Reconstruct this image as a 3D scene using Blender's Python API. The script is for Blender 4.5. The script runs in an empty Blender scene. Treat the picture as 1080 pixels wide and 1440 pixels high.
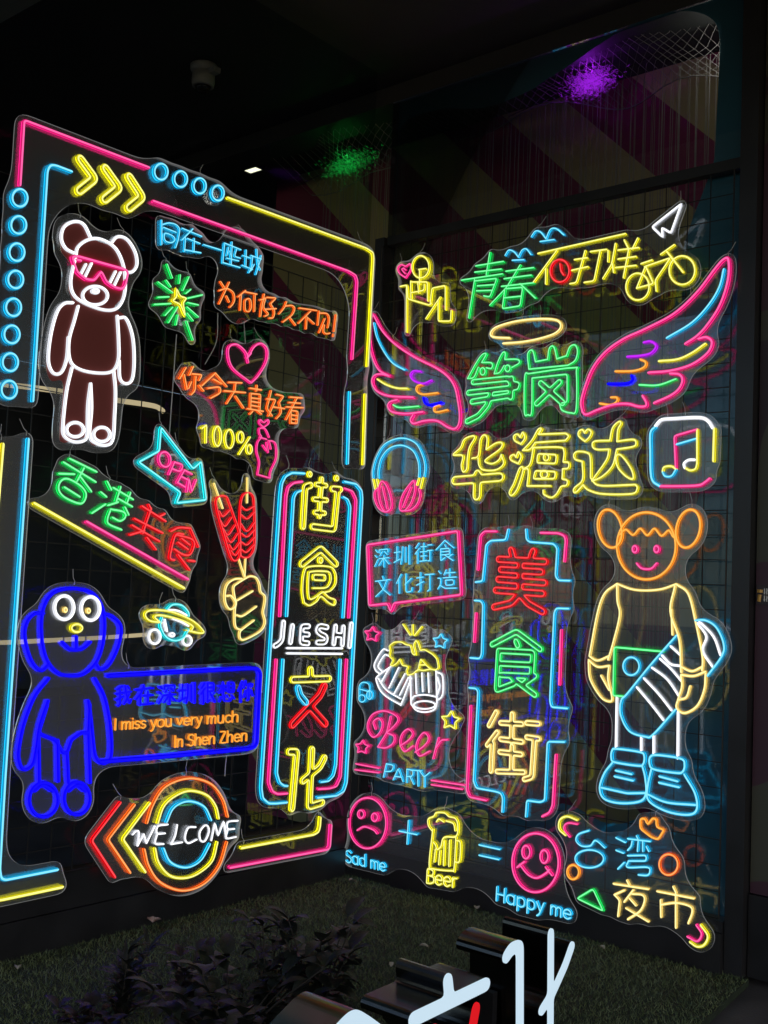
import bpy, math, random
import numpy as np
from mathutils import Vector, Matrix
from mathutils.geometry import tessellate_polygon

# ------------------------------------------------------------------ camera
R = math.radians
sc = bpy.context.scene
col = sc.collection
FPX, PITCH, ROLL, AZ = 1554.6, 0.0704, 0.0430, 0.7049
CAM = np.array([0.0, 0.0, 1.45])
cp, sp = math.cos(PITCH), math.sin(PITCH)
cr, sr = math.cos(ROLL), math.sin(ROLL)
FW = np.array([0, cp, sp]); UP0 = np.array([0, -sp, cp]); RT0 = np.array([1.0, 0, 0])
RT = cr * RT0 + sr * UP0
UP = -sr * RT0 + cr * UP0
cam = bpy.data.cameras.new('camera')
cam.sensor_fit = 'HORIZONTAL'; cam.sensor_width = 36.0; cam.lens = 36.0 * FPX / 1080
cam.clip_start = 0.05; cam.clip_end = 400
co = bpy.data.objects.new('camera', cam); col.objects.link(co)
co.matrix_world = Matrix(((RT[0], UP[0], -FW[0], CAM[0]), (RT[1], UP[1], -FW[1], CAM[1]), (RT[2], UP[2], -FW[2], CAM[2]), (0, 0, 0, 1)))
sc.camera = co

# ------------------------------------------------------------------ night sky
w = bpy.data.worlds.new('World'); sc.world = w; w.use_nodes = True
wn = w.node_tree
bg = wn.nodes['Background']
sky = wn.nodes.new('ShaderNodeTexSky'); sky.sky_type = 'NISHITA'; sky.sun_disc = False
sky.sun_elevation = R(30.0); sky.sun_rotation = R(165)
wn.links.new(sky.outputs['Color'], bg.inputs['Color'])
bg.inputs['Strength'].default_value = 0.14
sc.view_settings.view_transform = 'Standard'; sc.view_settings.look = 'None'
sc.view_settings.gamma = 1; sc.view_settings.exposure = 0.0
try:
    sc.cycles.use_denoising = True
    sc.cycles.transparent_max_bounces = 40
    sc.cycles.max_bounces = 8
    sc.cycles.caustics_reflective = False; sc.cycles.caustics_refractive = False
    sc.cycles.sample_clamp_indirect = 4.0
except Exception:
    pass

# ------------------------------------------------------------------ helpers: walls and pixels
def ray(x, y):
    d = FW * FPX + RT * (x - 540) - UP * (y - 720)
    return d / np.linalg.norm(d)
def hit(x, y, p0, n):
    d = ray(x, y)
    return CAM + d * (np.dot(p0 - CAM, n) / np.dot(d, n))
ZZ = np.array([0, 0, 1.0])
def ground(x, y, z=0.0):
    return hit(x, y, np.array([0, 0, z]), ZZ)
G0 = ground(487, 1230)                       # foot of the corner
XL = np.array([math.sin(AZ), math.cos(AZ), 0]); YL = np.array([-math.cos(AZ), math.sin(AZ), 0])
XR = np.array([math.cos(AZ), -math.sin(AZ), 0]); YR = np.array([math.sin(AZ), math.cos(AZ), 0])
SIGN_L, SIGN_R = -0.07, 0.0                  # sign planes measured along Y of each wall
GLASS_L, GLASS_R = 0.0, 0.10
class Wall:
    def __init__(s, X, Y, off):
        s.X, s.Y, s.off = X, Y, off
        s.o = G0 + Y * off; s.ang = math.atan2(X[1], X[0])
    def uv(s, x, y):
        p = hit(x, y, s.o, s.Y) - s.o
        return np.array([np.dot(p, s.X), p[2]])
    def at(s, u, d, z):                      # local (along, into, up) -> world
        return s.o + s.X * u + s.Y * d + ZZ * z
WALL = {'L': Wall(XL, YL, SIGN_L), 'R': Wall(XR, YR, SIGN_R)}
GP = ground(760, 1500)
WALL['T'] = Wall(XL, YL, float(np.dot(GP - G0, YL)))   # plane of the standing letters

# ------------------------------------------------------------------ helpers: objects
def link(o, parent=None):
    col.objects.link(o)
    if parent is not None: o.parent = parent
    return o
def tag(o, label=None, cat=None, group=None, kind=None):
    if label: o['label'] = label
    if cat: o['category'] = cat
    if group: o['group'] = group
    if kind: o['kind'] = kind
    return o
def empty(name, loc, rz=0.0):
    o = bpy.data.objects.new(name, None); o.empty_display_size = 0.1
    o.location = tuple(loc); o.rotation_euler = (0, 0, rz)
    return link(o)
class MB:
    def __init__(s): s.v, s.f, s.m = [], [], []
    def add(s, vs, fs, m=0):
        b = len(s.v); s.v += [tuple(map(float, q)) for q in vs]
        for i, f in enumerate(fs):
            s.f.append(tuple(b + k for k in f)); s.m.append(m if isinstance(m, int) else m[i])
    def box(s, lo, hi, m=0):
        x0, y0, z0 = lo; x1, y1, z1 = hi
        s.add([(x0,y0,z0),(x1,y0,z0),(x1,y1,z0),(x0,y1,z0),(x0,y0,z1),(x1,y0,z1),(x1,y1,z1),(x0,y1,z1)],
              [(3,2,1,0),(4,5,6,7),(0,1,5,4),(1,2,6,5),(2,3,7,6),(3,0,4,7)], m)
    def tube(s, pts, r, n=6, m=0, taper=1.0, cap=True):
        P = [Vector(p) for p in pts]; L = len(P); rings = []
        ref = None
        for i, p in enumerate(P):
            t = (P[min(i+1, L-1)] - P[max(i-1, 0)])
            if t.length < 1e-9: t = Vector((0,0,1))
            t.normalize()
            if ref is None:
                ref = t.orthogonal().normalized()
            a = (ref - t * ref.dot(t))
            a = a.normalized() if a.length > 1e-6 else t.orthogonal().normalized()
            ref = a; b = t.cross(a)
            rr = r * (1 + (taper - 1) * i / max(1, L-1))
            rings.append([p + (a * math.cos(2*math.pi*k/n) + b * math.sin(2*math.pi*k/n)) * rr for k in range(n)])
        vs = [q for ring in rings for q in ring]; fs = []
        for i in range(L-1):
            for k in range(n):
                k2 = (k+1) % n
                fs.append((i*n+k, i*n+k2, (i+1)*n+k2, (i+1)*n+k))
        if cap:
            fs.append(tuple(range(n-1, -1, -1))); fs.append(tuple((L-1)*n+k for k in range(n)))
        s.add(vs, fs, m)
    def build(s, name, mats, parent=None, smooth=False):
        me = bpy.data.meshes.new(name)
        me.from_pydata(s.v, [], s.f)
        for m in (mats if isinstance(mats, (list, tuple)) else [mats]): me.materials.append(m)
        me.polygons.foreach_set('material_index', s.m)
        if smooth: me.polygons.foreach_set('use_smooth', [True]*len(s.f))
        me.update()
        return link(bpy.data.objects.new(name, me), parent)

# ------------------------------------------------------------------ materials
def nt(name):
    m = bpy.data.materials.new(name); m.use_nodes = True
    t = m.node_tree; b = t.nodes['Principled BSDF']
    return m, t, b
def pbr(name, c, rough=0.6, metal=0.0, noise=0.0, nscale=8.0, bump=0.0, bscale=60.0, spec=0.5):
    m, t, b = nt(name)
    b.inputs['Roughness'].default_value = rough; b.inputs['Metallic'].default_value = metal
    b.inputs['Base Color'].default_value = (*c, 1)
    b.inputs['Specular IOR Level'].default_value = spec
    tc = t.nodes.new('ShaderNodeTexCoord')
    if noise > 0:
        n = t.nodes.new('ShaderNodeTexNoise'); n.inputs['Scale'].default_value = nscale; n.inputs['Detail'].default_value = 6
        r = t.nodes.new('ShaderNodeValToRGB')
        r.color_ramp.elements[0].position = 0.3; r.color_ramp.elements[1].position = 0.7
        r.color_ramp.elements[0].color = (*[k*(1-noise) for k in c], 1); r.color_ramp.elements[1].color = (*[min(1, k*(1+noise)) for k in c], 1)
        t.links.new(tc.outputs['Object'], n.inputs['Vector']); t.links.new(n.outputs['Fac'], r.inputs['Fac'])
        t.links.new(r.outputs['Color'], b.inputs['Base Color'])
        mr = t.nodes.new('ShaderNodeMapRange'); mr.inputs['To Min'].default_value = max(0.03, rough-0.12); mr.inputs['To Max'].default_value = min(1, rough+0.12)
        t.links.new(n.outputs['Fac'], mr.inputs['Value']); t.links.new(mr.outputs['Result'], b.inputs['Roughness'])
    if bump > 0:
        n2 = t.nodes.new('ShaderNodeTexNoise'); n2.inputs['Scale'].default_value = bscale; n2.inputs['Detail'].default_value = 4
        bp = t.nodes.new('ShaderNodeBump'); bp.inputs['Strength'].default_value = bump; bp.inputs['Distance'].default_value = 0.01
        t.links.new(tc.outputs['Object'], n2.inputs['Vector']); t.links.new(n2.outputs['Fac'], bp.inputs['Height'])
        t.links.new(bp.outputs['Normal'], b.inputs['Normal'])
    return m
def emit(name, c, s):
    m = bpy.data.materials.new(name); m.use_nodes = True; t = m.node_tree
    t.nodes.clear()
    o = t.nodes.new('ShaderNodeOutputMaterial'); e = t.nodes.new('ShaderNodeEmission')
    e.inputs['Color'].default_value = (*c, 1); e.inputs['Strength'].default_value = s
    t.links.new(e.outputs[0], o.inputs['Surface'])
    return m
def clear(name, tint, haze, hazecol, gloss_ior=1.5, rough=0.0, trans=0.5, fmul=1.0, edge_glow=0.0):
    """thin clear sheet: transparent + a little milky scatter, mirror reflection by Fresnel"""
    m = bpy.data.materials.new(name); m.use_nodes = True; t = m.node_tree; t.nodes.clear()
    N = t.nodes.new; L = t.links.new
    o = N('ShaderNodeOutputMaterial'); tr = N('ShaderNodeBsdfTransparent'); tr.inputs[0].default_value = (*tint, 1)
    df = N('ShaderNodeBsdfDiffuse'); df.inputs[0].default_value = (*hazecol, 1)
    tl = N('ShaderNodeBsdfTranslucent'); tl.inputs[0].default_value = (*hazecol, 1)
    gl = N('ShaderNodeBsdfGlossy'); gl.inputs['Roughness'].default_value = rough
    fr = N('ShaderNodeFresnel'); fr.inputs['IOR'].default_value = gloss_ior
    m1 = N('ShaderNodeMixShader'); m1.inputs[0].default_value = trans
    L(df.outputs[0], m1.inputs[1]); L(tl.outputs[0], m1.inputs[2])
    m2 = N('ShaderNodeMixShader'); m2.inputs[0].default_value = haze
    L(tr.outputs[0], m2.inputs[1]); L(m1.outputs[0], m2.inputs[2])
    mu = N('ShaderNodeMath'); mu.operation = 'MULTIPLY'; mu.inputs[1].default_value = fmul; mu.use_clamp = True
    L(fr.outputs[0], mu.inputs[0])
    m3 = N('ShaderNodeMixShader'); L(mu.outputs[0], m3.inputs[0]); L(m2.outputs[0], m3.inputs[1]); L(gl.outputs[0], m3.inputs[2])
    if edge_glow > 0:                                  # constant emission added to imitate light leaking from the cut edge
        em = N('ShaderNodeEmission'); em.inputs['Strength'].default_value = edge_glow; ad = N('ShaderNodeAddShader')
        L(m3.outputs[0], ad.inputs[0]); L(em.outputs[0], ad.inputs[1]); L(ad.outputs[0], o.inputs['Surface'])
    else: L(m3.outputs[0], o.inputs['Surface'])
    return m
M = {}
NEON = {  # core, body, light from the underside
    'P': ((1.0, .13, .40), (.72, .012, .16)), 'C': ((.24, .78, 1.0), (.006, .33, .62)), 'Y': ((1.0, .98, .28), (.62, .56, .004)),
    'W': ((1.25, 1.25, 1.28), (.78, .80, .86)), 'G': ((.22, .98, .38), (.004, .52, .07)), 'R': ((1.0, .07, .08), (.62, .002, .006)),
    'O': ((1.0, .38, .12), (.70, .085, .006)), 'B': ((.008, .005, 1.1), (.003, .001, .80)), 'V': ((.58, .03, .95), (.36, .006, .62)),
    'K': ((1.1, .98, .42), (.80, .55, .12)), 'A': ((1.0, .48, .09), (.78, .22, .012)), 'T': ((.24, .92, .96), (.004, .48, .52))}
for k, (c1, c2) in NEON.items():
    M['n1'+k] = emit('neon_core_'+k, c1, 1.15); M['n2'+k] = emit('neon_silicone_'+k, c2, 1.0); M['n3'+k] = emit('neon_underside_'+k, c2, 11.0 if k == 'B' else 2.4)
    M['n4'+k] = emit('neon_flank_'+k, c2, {'B': 11.0, 'W': 1.3, 'K': 2.0}.get(k, 3.2))
M['acrylic'] = clear('clear_acrylic', (.97, .98, .985), 0.105, (.78, .84, .90), 1.49, fmul=1.7)
M['acrylic_dark'] = clear('maroon_acrylic', (.30, .16, .17), 0.85, (.28, .072, .068), 1.45, trans=.15)
M['edge'] = clear('polished_acrylic_edge_glow', (.9, .95, .97), 0.75, (.9, .93, .95), 1.45, trans=0.7, edge_glow=.16)  # edge glow is a steady white emission put into the material
M['glass'] = clear('shop_glass', (.86, .90, .92), 0.0, (.5, .5, .5), 1.5, fmul=.85)
M['glass_dull'] = clear('coated_glass', (.80, .84, .86), 0.0, (.5, .5, .5), 1.5, fmul=.06)
M['black'] = pbr('black_metal', (.012, .012, .014), .38, .0, .25, 5.0)
M['wire'] = pbr('black_wire', (.012, .012, .012), .45, .3)
M['film'] = pbr('navy_window_film', (.04, .165, .23), .5, 0, .25, 2.0)
M['cord'] = pbr('clear_cord', (.45, .47, .5), .35)
# ------------------------------------------------------------------ drawing helpers
def catmull(P, closed, k=6):
    P = [np.array(p, float) for p in P]; n = len(P)
    if n < 3: return P
    out = []
    segs = n if closed else n - 1
    for i in range(segs):
        p1, p2 = P[i], P[(i+1) % n]
        p0 = P[(i-1) % n] if (closed or i > 0) else 2*p1 - p2
        p3 = P[(i+2) % n] if (closed or i+2 < n) else 2*p2 - p1
        for j in range(k):
            t = j / k
            out.append(.5*((2*p1) + (p2-p0)*t + (2*p0-5*p1+4*p2-p3)*t*t + (3*p1-p0-3*p2+p3)*t**3))
    if not closed: out.append(P[-1])
    return out
def fillet(P, closed, r):
    P = [np.array(p, float) for p in P]; n = len(P)
    if n < 3: return P
    out = []
    for i in range(n):
        if not closed and i in (0, n-1): out.append(P[i]); continue
        a, b, c = P[i-1], P[i], P[(i+1) % n]
        la, lc = np.linalg.norm(a-b), np.linalg.norm(c-b)
        d = min(r, .42*la, .42*lc)
        if d < 1e-6: out.append(b); continue
        q0 = b + (a-b)/la*d; q2 = b + (c-b)/lc*d
        for t in (0, .5, 1): out.append(q0*(1-t)**2 + b*2*t*(1-t) + q2*t*t)
    return out
def dist_field(X, Y, polys):
    D = np.full(X.shape, 1e9)
    for P, closed in polys:
        Q = list(P) + ([P[0]] if closed else [])
        if len(Q) == 1: Q = Q * 2
        for a, b in zip(Q[:-1], Q[1:]):
            ax, ay = a; dx, dy = b[0]-ax, b[1]-ay; l2 = dx*dx + dy*dy
            t = np.clip(((X-ax)*dx + (Y-ay)*dy) / l2, 0, 1) if l2 > 1e-14 else 0.0
            np.minimum(D, (X-ax-t*dx)**2 + (Y-ay-t*dy)**2, out=D)
    return np.sqrt(D)
def contours(F, x0, y0, h):
    """closed loops of F=0 (F<0 inside)"""
    ny, nx = F.shape
    nxt = {}
    def pt(e):
        (i, j, d) = e
        a = F[j, i]; b = F[j, i+1] if d == 0 else F[j+1, i]
        t = a/(a-b)
        return np.array([x0 + h*(i + (t if d == 0 else 0)), y0 + h*(j + (t if d == 1 else 0))])
    S = F < 0
    code = S[:-1,:-1]*1 + S[:-1,1:]*2 + S[1:,1:]*4 + S[1:,:-1]*8
    js, is_ = np.nonzero((code > 0) & (code < 15))
    for j, i in zip(js, is_):
        c = code[j, i]
        e0, e1, e2, e3 = (i, j, 0), (i+1, j, 1), (i, j+1, 0), (i, j, 1)
        T = {1: [(e3,e0)], 2: [(e0,e1)], 3: [(e3,e1)], 4: [(e1,e2)], 5: [(e3,e0),(e1,e2)], 6: [(e0,e2)], 7: [(e3,e2)],
             8: [(e2,e3)], 9: [(e2,e0)], 10: [(e0,e1),(e2,e3)], 11: [(e2,e1)], 12: [(e1,e3)], 13: [(e1,e0)], 14: [(e0,e3)]}[int(c)]
        for a, b in T: nxt[a] = b
    loops = []
    while nxt:
        s = next(iter(nxt)); L = []; e = s
        while e in nxt:
            L.append(pt(e)); e = nxt.pop(e)
        if len(L) > 6: loops.append(L)
    return loops
def resample(L, step, closed=True):
    P = np.array(L + [L[0]] if closed else L); d = np.r_[0, np.cumsum(np.linalg.norm(np.diff(P, axis=0), axis=1))]
    n = max(6, int(d[-1]/step)); t = np.linspace(0, d[-1], n, endpoint=not closed)
    return [np.array([np.interp(a, d, P[:,0]), np.interp(a, d, P[:,1])]) for a in t]
def smooth_loop(L, it=2):
    P = np.array(L)
    for _ in range(it): P = .5*P + .25*(np.roll(P, 1, 0) + np.roll(P, -1, 0))
    return [p for p in P]
def area(L):
    P = np.array(L); return .5*np.sum(P[:,0]*np.roll(P[:,1], -1) - np.roll(P[:,0], -1)*P[:,1])
def grid_for(polys, m, h):
    A = np.array([p for P, c in polys for p in P]); lo = A.min(0)-m; hi = A.max(0)+m
    xs = np.arange(lo[0], hi[0]+h, h); ys = np.arange(lo[1], hi[1]+h, h)
    X, Y = np.meshgrid(xs, ys); return X, Y, lo
def outline(polys, r, h=None):
    h = h or max(.0022, r/3.2); X, Y, lo = grid_for(polys, r+3*h, h)
    return [smooth_loop(resample(L, h*1.6), 1) for L in contours(dist_field(X, Y, polys)-r, lo[0], lo[1], h)]
def board_outline(polys, pad, close):
    span = np.ptp(np.array([p for P, c in polys for p in P]), axis=0).max()
    h = max(.006, span/150)
    Rr = pad + close
    X, Y, lo = grid_for(polys, Rr+3*h, h)
    big = [L for L in contours(dist_field(X, Y, polys)-Rr, lo[0], lo[1], h) if area(L) > 0 or len(L) > 0]
    bp = [(resample(L, h*1.5), True) for L in big]
    Fin = dist_field(X, Y, polys) - Rr
    D = dist_field(X, Y, bp); D = np.where(Fin < 0, D, -D)
    Ls = contours(close - D, lo[0], lo[1], h)
    Ls = [L for L in Ls if abs(area(L)) > .004]
    outer = sorted(Ls, key=lambda L: -abs(area(L)))
    keep = []
    for L in outer:
        p = np.mean(L, axis=0)
        inside = False
        for K in keep:
            c = False; n = len(K)
            q = L[0]
            for i in range(n):
                a, b = K[i], K[i-1]
                if (a[1] > q[1]) != (b[1] > q[1]) and q[0] < (b[0]-a[0])*(q[1]-a[1])/(b[1]-a[1])+a[0]: c = not c
            inside |= c
        if not inside: keep.append(L)
    res = []
    for L in keep:
        L = smooth_loop(resample(L, max(.010, h*1.2)), 2)
        if area(L) < 0: L = L[::-1]
        res.append(L)
    return res
def glow_tube(mb, P, closed, wd, y0):
    """flexible neon strip lying along P in the local x-z plane, front = -y"""
    P = [np.array(p, float) for p in P]
    Q = [P[0]]
    for p in P[1:]:
        if np.linalg.norm(p-Q[-1]) > 1e-4: Q.append(p)
    if closed and len(Q) > 2 and np.linalg.norm(Q[0]-Q[-1]) < 1e-4: Q.pop()
    n = len(Q)
    if n < 2: return
    prof = [(-.32, .06), (-.5, .58), (-.25, 1.0), (.25, 1.0), (.5, .58), (.32, .06)]
    k = len(prof); vs = []
    ends = []
    def ringat(p, nrm, sc_, sy=1.0):
        return [(p[0]+nrm[0]*a*wd*sc_, -(y0 + b*wd*sy), p[1]+nrm[1]*a*wd*sc_) for a, b in prof]
    rings = []
    for i in range(n):
        if closed: a, c = Q[i-1], Q[(i+1) % n]
        else: a, c = Q[max(i-1, 0)], Q[min(i+1, n-1)]
        t1 = Q[i]-a; t2 = c-Q[i]
        l1, l2 = np.linalg.norm(t1), np.linalg.norm(t2)
        t1 = t1/l1 if l1 > 0 else t2/l2; t2 = t2/l2 if l2 > 0 else t1
        t = t1+t2; l = np.linalg.norm(t)
        t = t/l if l > .2 else t1
        ch = max(.6, float(np.dot(t, t1)))
        nrm = np.array([-t[1], t[0]])
        if not closed and i == 0: rings.append(ringat(Q[i]-t*wd*.34, nrm, .5, .86))
        rings.append(ringat(Q[i], nrm, 1/ch))
        if not closed and i == n-1: rings.append(ringat(Q[i]+t*wd*.34, nrm, .5, .86))
    m = len(rings); vs = [v for r in rings for v in r]; fs, ms = [], []
    for i in range(m if closed else m-1):
        j = (i+1) % m
        for a in range(k):
            b = (a+1) % k
            fs.append((i*k+a, j*k+a, j*k+b, i*k+b)); ms.append((3, 1, 0, 1, 3, 2)[a])
    if not closed:
        fs.append(tuple(range(k))); ms.append(1)
        fs.append(tuple((m-1)*k+a for a in range(k-1, -1, -1))); ms.append(1)
    mb.add(vs, fs, ms)
def sheet(loops, y_front, y_back, name, mats, parent):
    mb = MB()
    for L in loops:
        n = len(L)
        tris = tessellate_polygon([[Vector((p[0], p[1], 0)) for p in L]])
        mb.add([(p[0], y_front, p[1]) for p in L] + [(p[0], y_back, p[1]) for p in L],
               [tuple(t) for t in tris] + [tuple(n+i for i in reversed(t)) for t in tris] + [(i, (i+1) % n, n+(i+1) % n, n+i) for i in range(n)],
               [0]*(2*len(tris)) + [1]*n)
    return mb.build(name, mats, parent)

# single-stroke lettering: glyph = (width, strokes), y up, x-height 6, capital 9
FONT = {
 'I': (2, '1,0 1,9'), 'm': (8, '1,0 1,6;~1,4 2.2,5.9 3.8,5.4 4,4 4,0;~4,4 5.2,5.9 6.8,5.4 7,4 7,0'), 'i': (2, '1,0 1,6;1,8 1,8.3'),
 's': (4.6, '~4,5.2 2.4,6 .9,5 1.4,3.5 3.6,2.6 4,1.2 2.4,0 .6,.7'), 'y': (5, '.5,6 2.6,.6;4.6,6 2.2,-2 .9,-3'),
 'o': (6, 'o3,6 5,5 5.4,3 5,1 3,0 1,1 .6,3 1,5'), 'u': (5.8, '~1,6 1,2 1.6,.3 3.4,0 4.8,1.6;4.8,6 4.8,0'), 'v': (5, '.5,6 2.5,0 4.5,6'),
 'e': (5.6, '~.8,3.2 4.9,3.2 4.5,5.2 2.9,6 1.2,5 .7,3 1.2,.9 3,0 4.7,.9'), 'r': (4, '1,0 1,6;~1,3.8 2,5.6 3.6,5.9'),
 'c': (5, '~4.6,5 3,6 1.2,5 .7,3 1.2,1 3,0 4.6,1'), 'h': (6, '1,0 1,9;~1,4 2.4,6 4.4,5.6 4.9,4 4.9,0'), 'n': (6, '1,0 1,6;~1,4 2.4,6 4.4,5.6 4.9,4 4.9,0'),
 'S': (5.6, '~5,7.8 3,9 1,7.8 1.2,5.6 3.2,4.6 5,3.4 4.9,1.2 2.8,0 .7,1.2'), 'Z': (5.8, '.7,9 5.1,9 .6,0 5.3,0'), 'z': (5, '.6,6 4.4,6 .6,0 4.6,0'),
 'd': (6, 'o3,6 4.8,5 5,3 4.8,1 3,0 1,1 .6,3 1,5;5,9 5,0'), 'a': (6, 'o3,6 4.8,5 5,3 4.8,1 3,0 1,1 .6,3 1,5;5,6 5,0'),
 'H': (6.6, '1,0 1,9;5.6,0 5.6,9;1,4.6 5.6,4.6'), 'p': (6, 'o3,6 4.8,5 5.2,3 4.8,1 3,0 1.2,1 1,3 1.2,5;1,6 1,-3'),
 'B': (6, '1,0 1,9 3.4,9;~3.4,9 5,7.8 4.6,5.4 3.2,4.8;1,4.8 3.2,4.8;~3.2,4.8 5.4,4 5.4,1.2 3.4,0;1,0 3.4,0'), ' ': (3, '')}
CJK = {
 '深': '12,12 24,24;8,38 20,48;6,90 26,60;36,14 36,28;36,14 94,14 92,28;56,24 40,42;70,24 88,40;34,56 98,56;66,44 66,98;62,58 34,88;70,58 98,86',
 '圳': '4,36 38,34;20,8 20,74;2,84 38,70;52,10 50,60 42,94;70,14 70,86;92,6 92,98',
 '街': '24,4 6,26;28,28 4,54;16,48 16,98;36,22 66,22;50,6 50,44;32,46 68,46;36,66 66,66;50,50 50,88;30,90 68,88;74,16 96,16;72,42 98,42;86,42 86,92 76,90',
 '食': '50,2 4,42;50,2 96,40;50,22 54,32;28,40 74,40 74,68;28,54 74,54;28,68 74,68;28,40 28,96 50,82;88,70 70,80;48,68 92,98',
 '文': '48,4 54,18;4,24 96,24;76,26 56,66 6,98;26,28 52,66 96,98',
 '化': '32,6 6,48;20,32 20,98;60,6 60,88 66,96 94,94 96,76;92,30 56,58',
 '打': '4,30 40,28;24,6 24,88 14,96;4,64 42,50;50,18 98,18;76,18 76,90 64,96',
 '造': '8,10 18,22;4,44 20,44 18,76 4,94;18,78 40,94 98,96;46,8 36,30;40,22 92,22;64,4 64,44;32,44 98,44;44,56 86,56 86,80 44,80 44,56',
 '我': '40,6 10,18;4,38 96,38;26,14 26,90 14,94;4,66 48,54;58,6 66,50 88,92 96,74;84,48 52,90;74,10 86,24',
 '在': '4,22 96,22;46,4 30,40 4,66;26,46 26,96;42,54 94,54;66,34 66,92;38,94 98,94',
 '很': '26,4 6,26;28,28 4,52;18,44 18,98;46,8 86,8 86,46 46,46;46,28 86,28;46,8 46,94 62,84;92,54 72,66;60,48 96,96',
 '想': '4,20 50,20;28,4 28,58;26,24 6,50;30,26 50,44;60,8 92,8 92,54 60,54 60,8;60,24 92,24;60,40 92,40;14,70 6,90;32,64 34,90 70,92 74,80;50,64 56,76;80,66 94,84',
 '你': '28,4 4,46;18,32 18,98;50,4 38,34;46,20 96,20 90,34;68,22 68,92 58,94;52,48 40,78;84,46 96,76'}
FR = {'Z': (0,0,1), 'A': (0,150,4), 'B2': (200,200,4), 'C': (400,320,4), 'D': (640,300,4), 'E': (810,270,4), 'F': (0,400,4), 'G': (200,450,4),
      'H': (0,620,4), 'I': (180,640,4), 'J': (350,640,4), 'K': (600,480,4), 'L': (810,560,4), 'M': (0,820,4), 'N': (150,900,4), 'O': (340,900,4),
      'P': (600,700,4), 'Q': (600,900,4), 'R': (810,820,4), 'S': (810,1030,4), 'T': (480,840,4), 'U': (470,1080,4), 'V': (680,1100,4),
      'W': (90,1070,4), 'X': (0,1060,4), 'a': (210,295,8), 'b': (290,380,5.684), 'c': (150,930,4.909), 'd': (520,740,7.714), 'e': (285,660,5.76),
      'f': (30,960,6.857), 'g': (500,590,9), 'h': (650,740,6.75), 'q': (420,1270,2.634)}
def nums(s): return [float(k) for k in s.split(',')]
def parse_strokes(txt, fr):
    """-> list of (points in photo pixels, closed, smooth)"""
    ox, oy, s = FR[fr]; out = []
    for st in txt.split(';'):
        st = st.strip()
        if not st: continue
        k = st[0]
        if k == '"':                                   # "text" x0,y0 x1,y1 ux,uy  (baseline start, end, capital height vector)
            t, rest = st[1:].split('"'); a, b, u = [np.array(nums(q)) for q in rest.split()]
            W = sum(FONT[ch][0] for ch in t); e = (b-a)/W; u = u/9; x = 0.0
            for ch in t:
                wd, g = FONT[ch]
                for q in g.split(';'):
                    if not q: continue
                    kk = q[0] if q[0] in '~o' else ''
                    pts = [nums(p) for p in q.lstrip('~o').split()]
                    out.append(([a+e*(x+p[0])+u*p[1] for p in pts], kk == 'o', kk != ''))
                x += wd
            continue
        if k == '#':                                   # #char TL TR BL
            ch = st[1]; tl, tr, bl = [np.array(nums(q)) for q in st[2:].split()]
            for q in CJK[ch].split(';'):
                out.append(([tl+(tr-tl)*p[0]/100+(bl-tl)*p[1]/100 for p in (nums(z) for z in q.split())], False, False))
            continue
        if k == 'e':
            f = st[1:].split(); cx, cy = nums(f[0]); rx, ry = nums(f[1]); rot = R(float(f[2])) if len(f) > 2 else 0
            out.append(([np.array([cx + rx*math.cos(t)*math.cos(rot) - ry*math.sin(t)*math.sin(rot), cy + rx*math.cos(t)*math.sin(rot) + ry*math.sin(t)*math.cos(rot)])
                         for t in np.linspace(0, 2*math.pi, 16, endpoint=False)], True, True)); continue
        if k == '*':                                   # *cx,cy r  five-pointed star
            f = st[1:].split(); cx, cy = nums(f[0]); r = float(f[1])
            out.append(([np.array([cx + (r if i % 2 == 0 else r*.48)*math.sin(i*math.pi/5+.1), cy - (r if i % 2 == 0 else r*.48)*math.cos(i*math.pi/5+.1)]) for i in range(10)], True, False)); continue
        sm = k in '~o'; cl = k in 'o='
        out.append(([np.array(nums(p)) for p in st.lstrip('~o=').split()], cl, sm))
    return [([np.array([ox, oy]) + p/s for p in P], c, sm) for P, c, sm in out]
def to_wall(strokes, wall):
    return [([wall.uv(*p) for p in P], c, sm) for P, c, sm in strokes]
def finish(strokes, r=.010):
    return [((catmull(P, c) if sm else fillet(P, c, r)), c) for P, c, sm in strokes]
def local_scale(wall, px):                             # metres per photo pixel, measured upright
    return np.linalg.norm(wall.uv(px[0], px[1]+4) - wall.uv(px[0], px[1]-4)) / 8

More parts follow.
